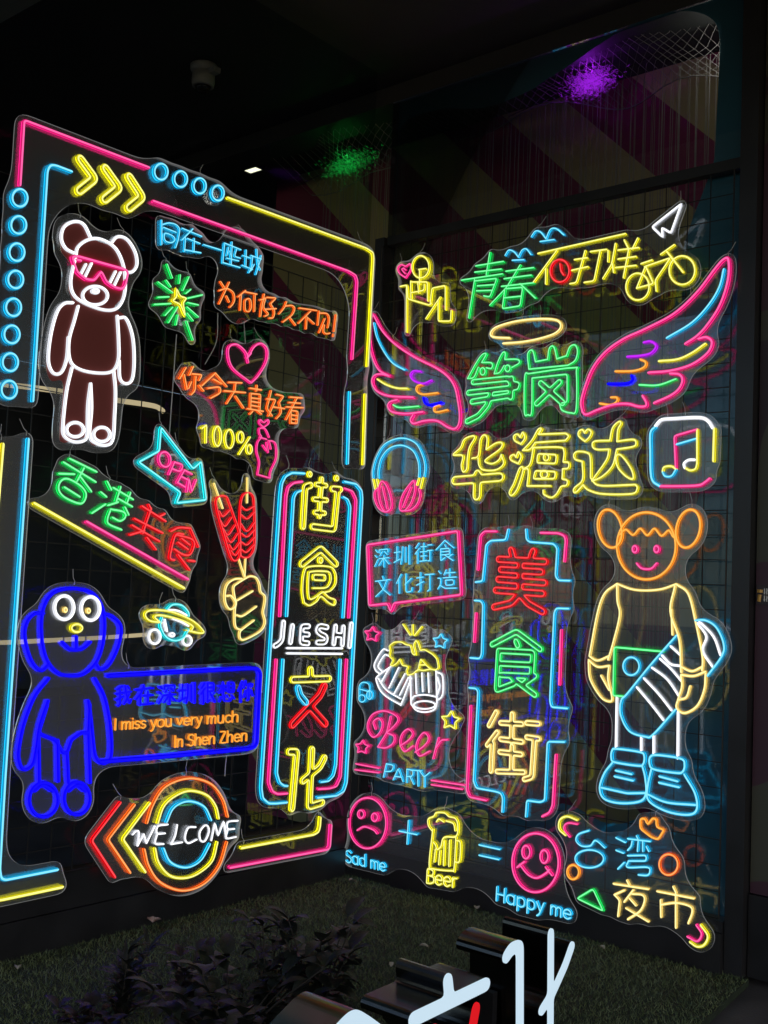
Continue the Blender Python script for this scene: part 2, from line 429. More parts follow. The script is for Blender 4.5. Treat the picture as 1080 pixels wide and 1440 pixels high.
def build_sign(name, wall_key, label, cat, pad, close, lines, group=None):
    wall = WALL[wall_key]; items = []; allp = []; fills = []
    for ln in lines:
        head, body = ln.split(':', 1); f = head.split()
        pname, colr, fr = f[0], f[1], f[2]; opt = dict(z.split('=') for z in f[3:])
        for chunk in body.split('|'):
            st = parse_strokes(chunk, fr)
            if not st: continue
            sw = to_wall(st, wall); pl = finish(sw); sc_ = local_scale(wall, st[0][0][0])
            if 'd' in opt:                             # outline letters: the tube runs round a thick stroke
                r = float(opt['d'])/FR[fr][2]*sc_
                loops = outline(pl, r)
                pl = [(L, True) for L in loops]
            if colr == '-':                            # clear board only, no tube
                rr = float(opt.get('r', 0))/FR[fr][2]*sc_
                fills += [(L, True) for L in outline(pl, rr, max(.008, rr/6))] if rr > 0 else pl
            elif colr == 'fill':
                items.append((pname, 'fill', pl, 0, None))
                allp += pl
            else:
                items.append((pname, colr, pl, float(opt.get('w', 12.5))*1.06/1000, opt.get('in'))); allp += pl
    loops = board_outline(allp + fills, pad, close)
    A = np.array([p for L in loops for p in L]); lo, hi = A.min(0), A.max(0)
    base = np.array([(lo[0]+hi[0])/2, lo[1]])
    loc = wall.at(base[0], 0, base[1])
    root = empty(name, loc, wall.ang); tag(root, label, cat, group)
    loops = [[p-base for p in L] for L in loops]
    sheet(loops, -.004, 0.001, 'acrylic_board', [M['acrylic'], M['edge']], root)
    made = {}
    for pname, colr, pl, wd, inside in items:
        mb = MB(); host = root
        if inside: host = made[inside][min(len(made.get(pname, [])), len(made[inside])-1)]
        if colr == 'fill':
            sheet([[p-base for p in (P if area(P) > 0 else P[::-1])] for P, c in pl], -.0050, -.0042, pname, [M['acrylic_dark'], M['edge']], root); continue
        for P, c in pl: glow_tube(mb, [p-base for p in P], c, wd, .0045)
        if mb.v: made.setdefault(pname, []).append(mb.build(pname, [M['n1'+colr], M['n2'+colr], M['n3'+colr], M['n4'+colr]], host))
    # little hooks of clear cord that tie the board to the grid behind it
    rnd = random.Random(len(lines)*7 + len(label))
    L = max(loops, key=lambda q: abs(area(q))); top = sorted(L, key=lambda p: -p[1])
    first = top[0]; second = next((p for p in top if abs(p[0]-first[0]) > .22*(hi[0]-lo[0])), top[-1])
    for p in (first, second):
        mb = MB(); a = rnd.uniform(-.035, .035)
        mb.tube([(p[0], -.006, p[1]-.012), (p[0], -.010, p[1]+.002), (p[0]+a*.3, .004, p[1]+.016), (p[0]+a, .012, p[1]+.05)], .0013, 5)
        mb.build('tie_cord', M['cord'], root)
    return root
SIGNS = '''
@ neon_border L | big pink, yellow and cyan neon border with chevrons and rows of rings, around the bear | neon sign | .03 .17
bar P Z w=14: 25,261 30.5,172.5 33.5,171.5 206,236.7 | 212.5,283.75 487,382 497,388 499.5,396 492.5,505
bar C Z w=14: 97.5,242.5 75,234 68,233.5 64.5,238 63,244 43,564 | 489,552 486,652
bar Y Z w=14: 317,279 512,350 521,356 522,364 513.75,515 | 511,555 508,653
ring C Z w=13.5: e24.5,279.5 10.6,12.2|e22.75,317.5 10.6,12.2|e20.25,355.7 10.6,12.2|e18.5,394 10.6,12.2|e15.5,433 10.6,12.2|e13.25,471 10.8,12.4|e11,510 10.8,12.4|e9.5,548.5 10.8,12.4
ring C Z w=13.5: e223,242.7 9.3,11.2|e250.7,253 9,11|e277.5,262.5 8.6,10.7|e303,272.5 8.4,10.5
chevron Y A d=19 w=14: 440,300 520,408 432,478 | 580,352 658,460 575,526 | 715,400 788,512 712,574
@ neon_corner_strip L | tall cyan and yellow neon strip bending into a foot beside the blue dog | neon sign | .03 .10
bar C Z w=15: 36.5,618 17.5,890 3.7,1090 -4,1222 -2,1234 4,1236 77.5,1221.7
bar Y Z w=15: 1,625 -22,900 -45,1265 -30,1268 0,1263.7 84.5,1246
@ neon_corner_strip L | short yellow and magenta neon elbow below the tall street food panel | neon sign | .026 .10
bar Y Z w=16: 336,1191.5 438,1172.5 444,1169 446,1162 447,1149
bar P Z w=16: 320,1219 457,1193.5 460,1190 462,1160
@ bear_sign L | white neon teddy bear in pink sunglasses filled with dark maroon | neon sign | .030 .09
body fill A: ~330,740 345,670 400,645 460,660 505,720 520,745 580,770 610,770 650,735 700,745 750,820 765,880 745,930 700,940 705,1000 680,1080 640,1130 700,1180 745,1290 755,1440 740,1560 660,1570 650,1720 620,1880 520,1905 480,1860 350,1890 330,1820 350,1560 280,1540 255,1440 290,1230 340,1110 400,1100 380,1020 395,900 340,820
ear W A w=13: ~412,830 360,800 335,745 350,680 405,650 460,665 500,740 | ~612,775 650,735 705,750 750,820 760,890 735,930 700,935
head W A w=13: o415,850 430,790 490,750 560,750 640,800 685,900 695,1010 680,1090 640,1140 570,1145 470,1110 405,1060 388,980
arm W A w=13: ~400,1105 350,1110 310,1160 275,1290 262,1430 290,1500 335,1495 365,1420 375,1300 | ~660,1190 700,1195 735,1290 745,1420 735,1530 700,1560 665,1530 660,1430
torso W A w=13: ~430,1125 410,1200 378,1320 385,1430 440,1480 540,1500 620,1490 655,1430 658,1330 650,1180
leg W A w=13: ~395,1470 365,1600 345,1780 350,1850 400,1885 460,1880 480,1840 485,1680 500,1560 | ~500,1560 505,1700 495,1850 530,1895 590,1905 625,1870 635,1740 640,1600 630,1490
paw W A w=14: e412,1818 48,40 | e562,1845 46,40
muzzle W A w=13: e525,1065 70,52 | e525,1040 18,10
sunglasses P A w=15: =390,850 420,845 690,920 705,935 690,1010 670,1030 630,1020 585,990 555,930 515,980 470,975 420,935 ; 415,865 440,870
glint W A w=12 in=sunglasses: 473,890 442,950 | 505,885 468,960 | 640,930 605,1000 | 668,935 632,1010
@ slogan_sign L | cyan 同在一座城 above orange 为何好久不见 in neon, right of the bear | neon sign | .024 .05
character C a w=9: 118,125 118,395;~135,170 200,155 270,170 310,205 318,250 300,350 275,430;140,205 280,260;o160,270 240,300 265,340 230,375 165,360 145,310 | 350,215 570,305;470,220 345,345;385,320 375,470;410,330 550,385;485,330 480,480;370,455 560,490 | 590,398 790,460 | 825,380 1010,455;825,385 805,600;910,370 900,620;870,430 850,520;880,470 900,540;960,450 935,530 1005,550;850,550 985,580;810,600 1000,655
character C B2 w=9: 575,610 572,700;555,640 600,655;552,695 610,718;602,640 660,660;610,645 605,700 590,735;635,605 640,690 655,720;620,690 600,725;660,640 630,745
character O b w=9.5: 100,95 130,140;170,100 90,270;~90,165 150,150 200,180 212,230 200,270 175,298;148,210 170,255 | 300,165 240,215;265,205 258,320;290,175 390,195;375,195 372,330;o300,240 335,235 345,290 330,330 300,325 295,280 | 450,195 430,280 420,370;415,240 460,230;~460,225 445,300 480,350 455,370;470,220 545,225 500,270;~500,270 530,330 520,380 490,385;455,315 545,310 | ~628,255 610,300 570,350;~615,290 670,285 692,310 670,360 600,415;650,375 700,440 | 730,305 870,325;820,330 725,425;790,375 785,470;800,385 850,430 | 890,330 880,440;~890,345 950,350 970,390 960,460;935,390 890,500;~930,440 925,490 945,510 975,505 | 1025,360 1010,490;1005,515 1004,530
board - B2 r=95: 535,600 530,900
@ starburst_sign L | green neon starburst round a small yellow four pointed star | neon sign | .024 .05
star Y B2 w=11: =180,824 202,870 238,880 217,905 229,982 202,915 157,894 182,873
ray G B2 w=10: 130,690 158,765;203,750 198,795;252,760 218,835;262,830 235,852;328,861 245,880;305,918 245,905;305,985 242,930;275,1005 242,965;190,975 180,1028;188,930 138,1015;160,930 118,975;150,910 58,915;140,872 78,875;160,848 80,790;150,815 125,780;240,1010 275,1112
@ compliment_sign L | orange neon 你今天真好看 with pink heart, yellow 100% and pink hand | neon sign | .024 .06
heart P G w=12: ~600,355 500,275 472,200 480,150 520,140 560,170 585,208;~585,208 620,150 660,135 692,170 685,240 640,315 600,355;575,192 585,240;600,190 575,215
character O G w=10.5: 235,270 200,330;225,310 240,390;275,265 255,310;270,305 325,310 310,340;290,320 285,400 265,420;265,350 250,385;310,370 335,400 | 400,300 325,370;400,300 465,375;390,335 435,360;~360,385 420,380 425,410 375,440 | 475,352 550,355;450,400 570,410;515,355 510,400 465,470;515,430 560,495 | 595,385 660,395;635,370 632,400;600,415 598,500;600,415 655,420 650,505;605,440 650,445;605,460 650,467;605,482 650,490;580,500 670,515;610,515 595,530;640,515 660,530 | 715,400 690,500 720,540;690,445 740,450 700,540;745,420 785,430 760,465;~760,465 770,520 745,555;725,490 790,500 | 820,435 890,440;815,465 880,470;800,490 895,495;860,440 810,540 800,560;825,510 825,580;825,510 865,515 860,580;828,535 860,540;828,558 860,562;825,580 860,582
numeral Y G w=11: 325,610 350,590 348,690 | e412,655 21,55 | e480,670 24,52 | e543,660 16,30;595,660 535,755;e592,728 14,25
hand P G w=9: ~672,605 650,580 655,562 675,577 697,562 702,582 672,605;~650,640 650,612 675,610 690,625 705,660 ;~650,640 660,660 640,690 635,740 650,800 640,870;640,870 710,890;~710,890 715,850 745,780 745,710 730,685 700,680;705,685 715,725;690,690 700,745;670,705 690,735;650,660 690,672
@ arrow_sign L | cyan neon arrow slanting down to the right with pink OPEN lettering | neon sign | .022 .05
arrow T G w=13: =92,605 272,838 318,797 346,1012 178,1030 203,972 -34,800 82,737
letter P G w=12: e115,785 32,42 -10 | 168,800 140,868;~168,800 212,818 198,850 156,838 | 224,845 185,915;224,845 268,868;205,880 244,900;185,915 228,940 | 240,965 250,892 265,968 292,900
@ diagonal_sign L | green and red neon characters 香港美食 sloping down above a yellow and a pink neon bar | neon sign | .022 .07
character G H w=13: 380,102 530,175;345,122 525,232;320,185 405,188;458,155 420,225;440,205 500,285;o330,225 370,215 440,255 470,300 455,345 420,350 345,315 315,270;350,262 435,315 | 590,230 612,275;555,290 585,315;505,405 578,357;625,265 735,330;665,260 640,340;720,292 700,350;595,362 650,345;650,325 730,370;690,375 710,415;~610,385 680,400 690,430 660,450 620,432;~605,395 590,440 600,470 670,500
character R I w=12: 68,288 200,372;105,280 118,305;195,330 165,345;118,300 70,440;25,358 183,438;12,395 165,485;0,448 80,425;95,465 145,530 | ~230,428 275,408 340,412;340,412 385,515;~300,445 255,450 225,560 230,585 250,590;~265,450 340,470 360,500 340,555 300,560 250,530;290,470 335,505;272,492 325,530;270,560 335,645;330,592 365,597
bar Y H w=15: 180,352 1022,828
bar P H w=14: 475,455 1045,778
@ skewer_sign L | cream neon fist holding two red neon meat skewers | neon sign | .024 .06
stick K e w=9: 80,115 150,315|350,70 348,270|280,725 325,870|335,715 327,868
meat R e w=10: o135,215 180,225 200,270 240,380 285,520 290,680 260,735 215,710 150,500 100,310 100,240;~120,340 150,380 205,330;~125,410 165,460 220,390;~150,480 190,530 250,450;~175,540 215,590 270,520;~200,610 235,650 285,590;~215,660 250,695 290,640 | o345,190 390,210 405,290 408,600 370,700 310,710 290,650 290,350 305,230;~300,300 340,330 400,300;~300,370 345,400 400,350;~295,440 345,500 405,430;~300,520 345,545 405,490;~300,590 345,610 405,550;~300,650 340,670 400,610
fist K e w=11: ~325,885 370,865 420,880 445,930 455,990 490,1030 485,1100 475,1160 490,1240 450,1310 330,1375 290,1370 285,1320 310,1290 400,1222;~325,885 270,920 235,955 245,1040 255,1080 245,1140 245,1240 260,1285 300,1300;~300,885 240,890 185,930 165,1000 170,1080 200,1130 235,1120 250,1080 215,1025 180,1025;265,1060 390,985;~260,1180 310,1185 420,1110
@ planet_sign L | small neon planet with a yellow ring, cyan globe and two white moons | neon sign | .024 .05
planet_ring Y I w=11: ~175,940 110,930 85,895 120,872 230,880 350,930 412,988 395,1000 320,985;~175,945 138,910 175,900 280,925 350,960 345,985
globe T I w=12: ~210,865 240,840 290,845 325,880 330,905;~180,915 170,960 200,1020 250,1042 300,1025 328,980
moon W I w=11: e140,1020 32,40 | e323,1042 24,27
shine W I w=10: 197,925 210,990;192,940 204,985;~215,870 270,875 320,900;~240,918 290,937 330,960;e238,1010 13,9
@ plush_dog_sign L | blue neon plush dog beside a blue box with orange English writing | neon sign | .026 .06
head B M w=13: o400,30 510,55 570,150 575,300 540,430 470,505 400,520 320,505 255,430 225,300 232,150 290,55
ear B M w=13: ~235,170 190,170 145,215 130,300 165,430 220,490 262,460 | ~570,170 620,185 670,240 660,340 610,450 560,485 530,450
eye W M w=14: e350,137 54,66 | e498,142 52,66
pupil K M w=9 in=eye: e358,150 9,12 | e488,155 9,12
nose Y M w=12: e420,252 30,22
mouth B M w=13: ~340,330 385,370 420,375 460,365 500,330;420,300 420,372
arm B M w=13: ~265,535 190,630 135,760 105,880 95,980 122,1045 172,1020 195,930 215,800 262,660 | ~525,535 575,630 605,760 618,900 610,985 570,1012 528,970 512,860 502,760 488,660
torso B Z w=13: 64,992 52,1030 60,1034 76,1040 86,1058 92,1058 98,1040 112,1030 122,1030 124,990
leg B Z w=13: 52,1030 53,1098 ; 79,1040 80,1098 | 92,1058 94,1100 ; 122,1030 124.5,1100
foot B Z w=13: e59,1124 20,24;~46,1112 58,1104 72,1112 | e106,1122 18,23;~94,1112 106,1104 118,1112
frame B c w=17: 0,98 980,46 1030,50 1046,80 1022,560 1005,590 960,602 300,662 -60,690
character B c w=8: #我 55,168 165,150 55,318 | #在 190,165 320,150 190,312 | #深 345,155 470,142 345,305 | #圳 490,150 610,138 490,300 | #很 640,145 745,132 640,298 | #想 765,142 880,130 765,292 | #你 900,135 1005,122 900,285
lettering A c w=7: "I miss you very much" 42,472 905,415 3,-76 | "In" 455,592 522,585.8 3,-78 | "Shen" 547.6,583.5 742.8,565.5 3,-78 | "Zhen" 768.1,563.1 965,545 3,-78
board - Z r=26: 70,1000 340,1000
@ welcome_sign L | round WELCOME neon sign with orange, yellow and cyan rings and three chevrons pointing left | neon sign | .026 .09
chevron R W w=13: 305,232 142,445 275,650
chevron O W w=13: 385,245 235,440 360,625
chevron Y W w=13: 470,235 318,437 445,622
ring O W w=13: ~455,345 490,240 560,140 690,95 810,125 880,210 910,310;~440,495 465,590 530,680 650,725 770,690 860,590 905,455
ring Y W w=13: ~515,345 550,250 620,190 700,165 790,190 840,250 858,320;~500,490 520,570 580,640 660,655 740,630 820,560 850,455
ring C W w=13: ~565,340 600,265 660,228 720,228 780,260 815,330;~548,490 580,560 640,592 700,590 760,550 808,465
letter W W w=8.5: ~378,412 395,394 412,400 405,475;405,475 440,410;440,410 455,460;455,460 502,365 | ~575,355 520,365 515,405 560,405;~515,410 505,462 552,465 | ~628,358 616,420 594,464;594,466 656,455 | ~732,370 690,375 672,430 690,460 738,440 | o782,362 755,400 760,445 785,447 806,400 802,368 | 820,445 840,347 858,420 890,337 905,435 | ~970,334 915,342 912,380 950,380;~912,385 905,432 960,425
@ street_food_panel L | tall arched neon panel 街食文化 with white JIESHI across its middle | neon sign | .024 .09
border_line C Z w=15: 425,666 407,665 398,670 393,680 391,697 364,1108 366,1122 374,1129 385,1129 400,1127.5 | 481,677.5 497.5,681 505,690 506,702 484,1100 480,1112 470,1118 443,1121
border_line P Z w=14: 422,677.5 410,679 402.5,685 399.5,697.5 391,866 | 481,687 492.5,691 498,702.5 497.5,715 488,868 | 386,927.5 375,1100 380,1112.5 387,1116 401,1115 | 485,927.5 476,1092 470,1105 460,1108 444.5,1109
border_line C Z w=14: 420,690 413.7,692.5 410,700 400.5,866 | 479.5,699 486,702.5 489.5,712.5 480,868 | 395.5,927.5 386,1087 390,1100 396,1104.5 401,1104.5 | 476,927.5 469.5,1075 466,1090 459,1097.5 448,1099
character Y J d=15 w=11: 332,108 333,108 ; 483,130 484,130 ; 338,170 308,178 295,402 ; 462,190 505,194; 492,194 470,417 350,402
character Y J d=11 w=11: 400,135 398,178;372,165 424,172; 398,178 392,240; 358,248 428,254; 392,254 388,345; 364,322 416,327
character Y J d=17 w=11: 290,612 395,527 480,612 ; 392,591 393,592
character Y J w=11: ~300,830 290,760 300,660 330,627 440,627 475,660 478,720 450,760 410,772;~410,772 440,800 475,815 470,842 440,832 395,795 370,822 330,845 300,830;~405,768 345,808 325,790 325,680 340,655 430,655 450,680 445,720 420,745 350,748;=352,672 420,674 420,705 352,702
letter W J d=11.5 w=8.5: 187,940 178,1040 158,1062 138,1072 | 237,960 226,1052 | 328,962 292,962 286,1054 325,1058;290,1006 326,1009 | ~432,968 392,962 378,985 395,1005 425,1022 420,1050 378,1053 | 480,962 470,1060;524,967 518,1065;475,1010 522,1014 | 569,950 558,1075
underline W O w=11: 245,45 555,46 | 245,74 555,77
character Y O d=16 w=11: 278,222 482,216;378,165 380,205
character C O d=15 w=11: 308,268 320,312 352,350
character R O d=17 w=12: 455,258 430,312 370,375 275,475;375,375 460,470
character Y O d=16 w=12: 258,627 300,627 272,945;385,615 370,935 442,912;455,662 430,712 335,790
@ encounter_sign R | small yellow neon 遇见 with a round head and a pink heart | neon sign | .022 .06
heart P C w=10: ~690,285 655,260 645,230 665,212 690,222;~690,222 715,208 718,240 690,285;~688,262 670,240 680,232 690,242
character Y C w=11: e775,225 48,62;770,240 770,322;765,240 805,235;720,305 722,400;720,310 815,310 815,415;760,310 765,370;725,370 795,357 797,325;660,335 700,327 705,405 825,440 836,432;697,335 695,590 | 830,435 840,345 915,330 915,465;885,395 805,515;875,410 875,530 945,530 948,470
@ youth_sign R | green and yellow neon 青春不打烊 with cyan birds, bicycle and white arrow | neon sign | .022 .09
bird C D w=10: ~290,240 310,212 340,220 365,250;~365,250 385,212 410,205 435,235;330,268 395,265 | ~437,135 460,105 490,110 520,147;~520,147 545,95 580,92 620,125;487,163 565,152
character G D w=11: 205,225 185,350;125,300 280,275;120,335 268,318;45,380 275,345;120,375 85,590;120,385 245,370 205,475 170,468;135,412 230,405;130,440 220,437 | 295,330 450,310;285,372 437,352;270,415 450,395;375,295 300,420 205,520;375,400 460,480;290,430 275,540 375,525 390,420 300,428;285,480 380,470
character Y D w=11: 475,230 965,120;580,215 450,390;520,315 518,400 | 740,215 690,395 655,400;680,265 750,255;665,325 755,305;770,220 860,208;825,215 790,385 735,393 | 870,215 868,275;910,175 890,290 840,370;895,290 900,335;960,155 985,205;1035,145 1005,205;925,212 1040,198;925,262 1025,248;912,310 1025,298;985,210 955,365
clock R D w=12: e598,328 53,63;600,290 605,330 620,350
bicycle Y E w=11: e355,537 65,75;e605,445 72,80;350,545 445,520 400,420 350,545;395,425 540,375 455,500 460,560;375,408 435,388;485,355 560,302;520,340 610,455
arrow W E w=10: =600,70 435,200 495,258 490,205 540,235
@ halo_sign R | cream neon halo ring hanging above the green 笋岗 characters | neon sign | .022 .05
halo K D w=13: ~315,705 230,700 210,680 240,645 350,612 480,598 580,605 605,640 570,680 480,710 380,728 280,735
@ district_sign R | green neon outline characters 笋岗 between the two wings | neon sign | .022 .05
character G K w=11: ~240,212 285,130 320,80 345,75 320,122;~320,122 375,125 375,155 345,152;~240,212 275,205 300,150;e325,172 14,20;~390,185 410,120 435,70 452,68 450,105;~450,105 520,105 530,125 490,150;e465,155 14,18;~390,185 420,178 445,140
character G K d=13 w=11: 272,232 470,212 488,240 520,246;245,292 515,262;265,342 472,308;487,212 482,318;370,300 350,362 300,422 238,452
character G K w=11: ~585,160 578,75 605,55 622,118;622,118 690,105;~690,105 700,42 725,35 742,102;742,102 795,85;~795,85 815,35 845,25 858,60 845,110 805,138;805,138 585,160;~585,185 830,152 852,180 850,385 820,405 772,390 758,360;~585,185 562,200 560,400 580,415 600,400 603,210;603,210 800,188 800,345 770,350
character G K d=14 w=10: 650,238 775,350;755,232 628,352
@ wing_sign R | smaller pink neon wing with coloured feathers, left of the green 笋岗 | neon sign | .022 .09
wing_outline P C w=15: ~600,838 545,805 510,740 490,650 490,540 500,495 515,500 560,580 630,655 740,730 860,790 930,840 970,900 990,990 998,1060 992,1110 970,1135 930,1125 870,1090 800,1090 740,1105 722,1085 735,1058;~600,838 560,828 520,835 505,870 530,920 600,950 735,958;~645,972 605,985 595,1010 620,1040 700,1050 790,1040
feather C C w=12: ~512,540 530,620 570,700 620,765 685,803
feather Y C w=12: ~532,855 580,885 640,905 700,908
feather V C w=12: ~775,812 735,810 718,835 740,865 790,880 835,862
feather A C w=11: ~780,885 755,895 752,920 785,940 870,932 | ~880,1003 850,1015 860,1040 925,1028
feather B C w=13: ~790,960 800,990 830,1000 890,985
feather G C w=12: ~622,1000 660,1015 765,1008
@ wing_sign R | larger pink neon wing sweeping up to the right of the green 笋岗 | neon sign | .024 .10
wing_outline P E w=15: ~48,1240 40,1180 70,1075 110,985 180,900 280,830 400,775 560,690 690,570 790,440 840,385 868,390 865,500 820,640 750,750 690,815 625,858;~700,830 745,822 775,850 750,910 660,975 540,1010 418,1020;~540,1025 590,1030 610,1060 590,1110 540,1150 450,1190;~48,1240 70,1255 130,1230 220,1200 300,1195 360,1210 402,1208 405,1185 385,1150
feather C E w=13: ~840,440 815,540 755,640 660,740 520,825
feather Y E w=13: ~735,858 660,910 580,945 475,955
feather V E w=13: ~390,850 430,845 460,870 430,910 370,925 297,930
feather A E w=12: ~370,945 400,960 390,990 330,1010 230,1012 | ~205,1158 240,1160 235,1185 200,1200 142,1192
feather B E w=13: ~320,1035 325,1060 290,1080 188,1082
feather G E w=12: ~365,1088 470,1090 570,1056
@ headphones_sign R | cyan and pink neon headphones below the smaller wing | neon sign | .022 .06
headband C g w=11: ~240,740 240,640 290,470 400,310 600,240 780,300 870,460 900,600 890,720;~310,740 310,640 350,490 450,370 600,330 740,390 810,520 825,640 820,730
joint Y g w=11: 240,762 265,880;290,762 310,850 | 870,740 840,870;820,745 795,830
ear_cup P g w=11: ~300,870 260,920 260,1010 310,1120 390,1170 450,1150;o345,790 400,820 450,940 475,1080 450,1150 390,1165 330,1060 310,900;360,850 420,1130 | o760,780 700,830 620,950 580,1080 590,1150 650,1150 720,1060 770,900;~820,880 835,960 800,1070 730,1140 650,1160;720,860 620,1110
@ company_sign R | large yellow neon outline characters 华海达 with little hearts below the wings | neon sign | .022 .06
character Y K w=11.5: o160,640 200,600 220,555 265,535 280,545 250,600 240,660 235,720 215,735 205,700 212,645;~265,660 300,645 310,560 330,530 350,545 345,610;~345,610 400,575 435,575 420,610 345,665 345,682 380,690 415,670 430,640;~430,640 442,690 400,725 330,725 305,700 300,660
character Y K d=21 w=11.5: 168,785 422,765;295,748 290,872
character Y K w=11.5: ~540,580 505,560 500,535 520,525 536,542;~536,542 550,515 562,545 540,580;~525,690 485,670 480,650 500,640 513,654;~513,654 525,625 542,650 525,690;o475,850 500,800 530,720 550,710 550,740 520,830 490,868;~550,615 600,560 635,500 655,495 640,525;640,525 790,520;~790,520 808,535 790,560;790,560 620,572;~620,572 590,610 550,615;~610,600 755,598 782,620 778,680;~778,680 808,685 805,715 775,720;775,720 772,775;~772,775 800,785 795,812 765,820 740,860 710,880 670,862 665,840;~610,600 592,690 560,720 582,725 575,815;575,815 705,815;=635,635 740,640 735,690 630,685;=620,730 735,735 730,775 610,775;e682,655 15,18;e670,750 20,20
character Y L w=11.5: ~60,245 25,215 25,190 45,180 58,197;~58,197 75,178 95,190 85,220 60,245;~240,245 245,180 262,145 250,135 215,170 200,240;~200,240 115,245 102,270 125,290 195,290;~195,290 180,350 110,450 105,465 160,440 215,380 238,290;~238,290 330,275 347,255 330,235 240,245;o235,330 265,325 320,400 330,455 290,440 245,390;~45,358 5,345 -2,318 20,302 70,308 90,335 92,450;~92,450 140,492 300,490 345,490 352,515 320,540 160,540 80,518 50,490;~50,490 10,530 -4,525 2,505 46,460 45,358
@ music_sign R | rounded square neon tile of four colours holding a music note | neon sign | .024 .07
tile_edge W L w=15: ~455,160 490,125 560,118 700,112 750,130 778,170
tile_edge C L w=15: ~455,165 430,200 430,310 432,420 445,470 480,495
tile_edge P L w=14: ~480,497 600,497 700,492 735,475 760,455
tile_edge Y L w=14: 787,175 782,355
note P L w=12: 570,395 562,215 690,178
note C L w=12: 575,262 685,230;~495,415 510,440 545,440 570,405
note Y L w=12: 690,178 690,370;~690,370 680,400 650,408 625,395;~570,400 545,385 505,390 495,415
note W L w=12: ~675,348 640,350 615,370 620,395
@ speech_bubble_sign R | pink neon speech bubble holding two rows of small cyan characters 深圳街食文化打造 | neon sign | .022 .06
bubble P d w=14: =-8,205 975,55 1010,745 285,835 250,925 215,840 15,860
character C d w=8.5: #深 60,235 225,215 60,460 | #圳 275,210 455,195 275,430 | #街 500,180 695,165 500,410 | #食 725,160 935,140 725,395 | #文 70,545 240,525 70,770 | #化 295,515 480,500 295,735 | #打 515,495 712,478 515,725 | #造 745,465 955,450 745,695
@ beer_party_sign R | two clinking white neon beer mugs over pink Beer and cyan PARTY | neon sign | .024 .10
star P T w=9: *180,208 46
star C T w=9: *565,248 46
star Y T w=10: *622,692 56
star P T w=9: *125,842 42
spark Y T w=10: 355,152 395,212;408,155 408,210;460,165 420,215
foam Y T w=9.5: 285,380 300,352 276,330 284,300 276,275 305,252 345,250 372,266 398,270 408,318 428,326 414,265 430,240 441,258 452,300 475,292 520,318 546,345 555,395 540,410 512,402 470,412 440,405 410,432 380,438 372,412 385,388 350,382 338,345 322,370 300,386 285,380;440,410 455,345 490,385 515,405;445,380 480,380
mug W T w=8.5: ~270,300 240,295 195,370 200,410 225,430;~275,330 250,325 215,385 235,415;~285,390 215,440 205,470 240,540 330,598 348,590 400,455;~215,455 260,520 340,570;275,400 230,480;330,395 275,510;365,430 305,540;385,450 335,550 | 395,440 400,600;~400,600 430,635 480,645 530,630 545,590;545,590 540,410;~400,580 420,555 480,548 545,560;e475,605 60,22;425,430 430,540;460,425 465,530;495,425 500,535;~545,420 575,440 580,520 570,560 545,580;~548,450 560,500 548,545
letter P T w=11: ~200,740 190,700 220,680 240,710 225,760 190,785 160,750 160,700 190,655 250,638 310,660 328,690 300,730 265,760;285,670 265,760 215,840;~265,760 305,780 300,820 260,845 215,840 | ~340,835 390,800 410,765 385,740 350,770 340,820 365,865 412,835 | ~425,870 480,830 500,790 475,760 440,800 430,850 450,890 505,865 | 555,790 525,905;~540,850 572,805 605,800
letter C T w=9: 245,1010 262,935;~262,935 300,945 290,975 255,978 | 300,1025 330,960 355,1035;312,1005 345,1010 | 375,1040 378,965;~378,965 410,975 405,1005 378,1005;395,1005 415,1050 | 400,970 460,975;438,975 440,1060 | 450,975 475,1010 505,985;475,1010 475,1065
bar P T w=10: 90,935 220,960;85,968 220,985 | 515,1028 700,1055;515,1052 690,1078
music_note C T w=9: ~108,560 110,500 130,478 160,485 168,510 168,560;e125,568 18,20;e168,548 16,24;112,515 165,530
@ food_street_sign R | tall neon 美食街 in red, green and cream inside a stepped cyan frame | neon sign | .022 .15
frame C P w=13: 285,475 325,470 345,265 370,243 455,238 468,180 | 568,180 572,235 590,250 725,260 745,285 735,440 750,465 815,467 | 280,578 315,580 328,600 320,880 310,905 255,900
frame C Z w=13: 802,856 785,855.5 782,862 776,985 778,994 800,996 | 662.5,967 672.5,968 675,972.5 668.7,1097.5 672.5,1107.5 700,1112.5 707.5,1115 710,1122.5 708.7,1141 | 796,1043 775,1042.5 772.5,1045 768.7,1125 762.5,1127.5 743.7,1125 742,1147.5
bar P P w=13: 400,190 335,190 310,215 295,405 | 650,198 750,200 785,215 792,240 782,358 | 285,650 275,810 | 765,745 755,1050
bar P Q w=13: 255,370 235,840 250,880 345,900 | 735,645 718,930 700,970 660,990
character R h d=26 w=11: 362,315 798,338;382,412 762,435;358,505 792,538;334,608 775,640;478,228 494,285;688,238 668,285;565,330 560,640;550,650 480,730 318,768;575,660 640,735 778,812
character G Q d=13 w=11: 378,25 515,-47 648,52;512,8 522,32;415,60 608,70 600,198;430,132 598,140;415,60 402,282 500,245;428,196 600,204;490,212 618,308;618,202 560,242
character K Q d=11 w=11: 400,405 360,480;405,518 350,590;378,580 370,735;490,415 485,568;425,465 545,472;425,556 545,572;490,595 485,735;420,628 540,642;405,738 555,742;572,465 638,470;572,545 638,555;614,560 600,770 558,782
@ skater_sign R | neon figure with orange head and buns holding a green book and striped skateboard | neon sign | .026 .08
head A L w=13: e405,832 165,188
hair_bun A L w=13: e200,735 66,108 -12 | e640,735 66,108 12
fringe A L w=12: ~255,770 290,740 330,770 370,735 410,772 450,735 490,775 530,745 555,780
face P L w=12: e340,850 13,18 | e462,850 13,18 | ~350,930 380,958 430,960 462,930
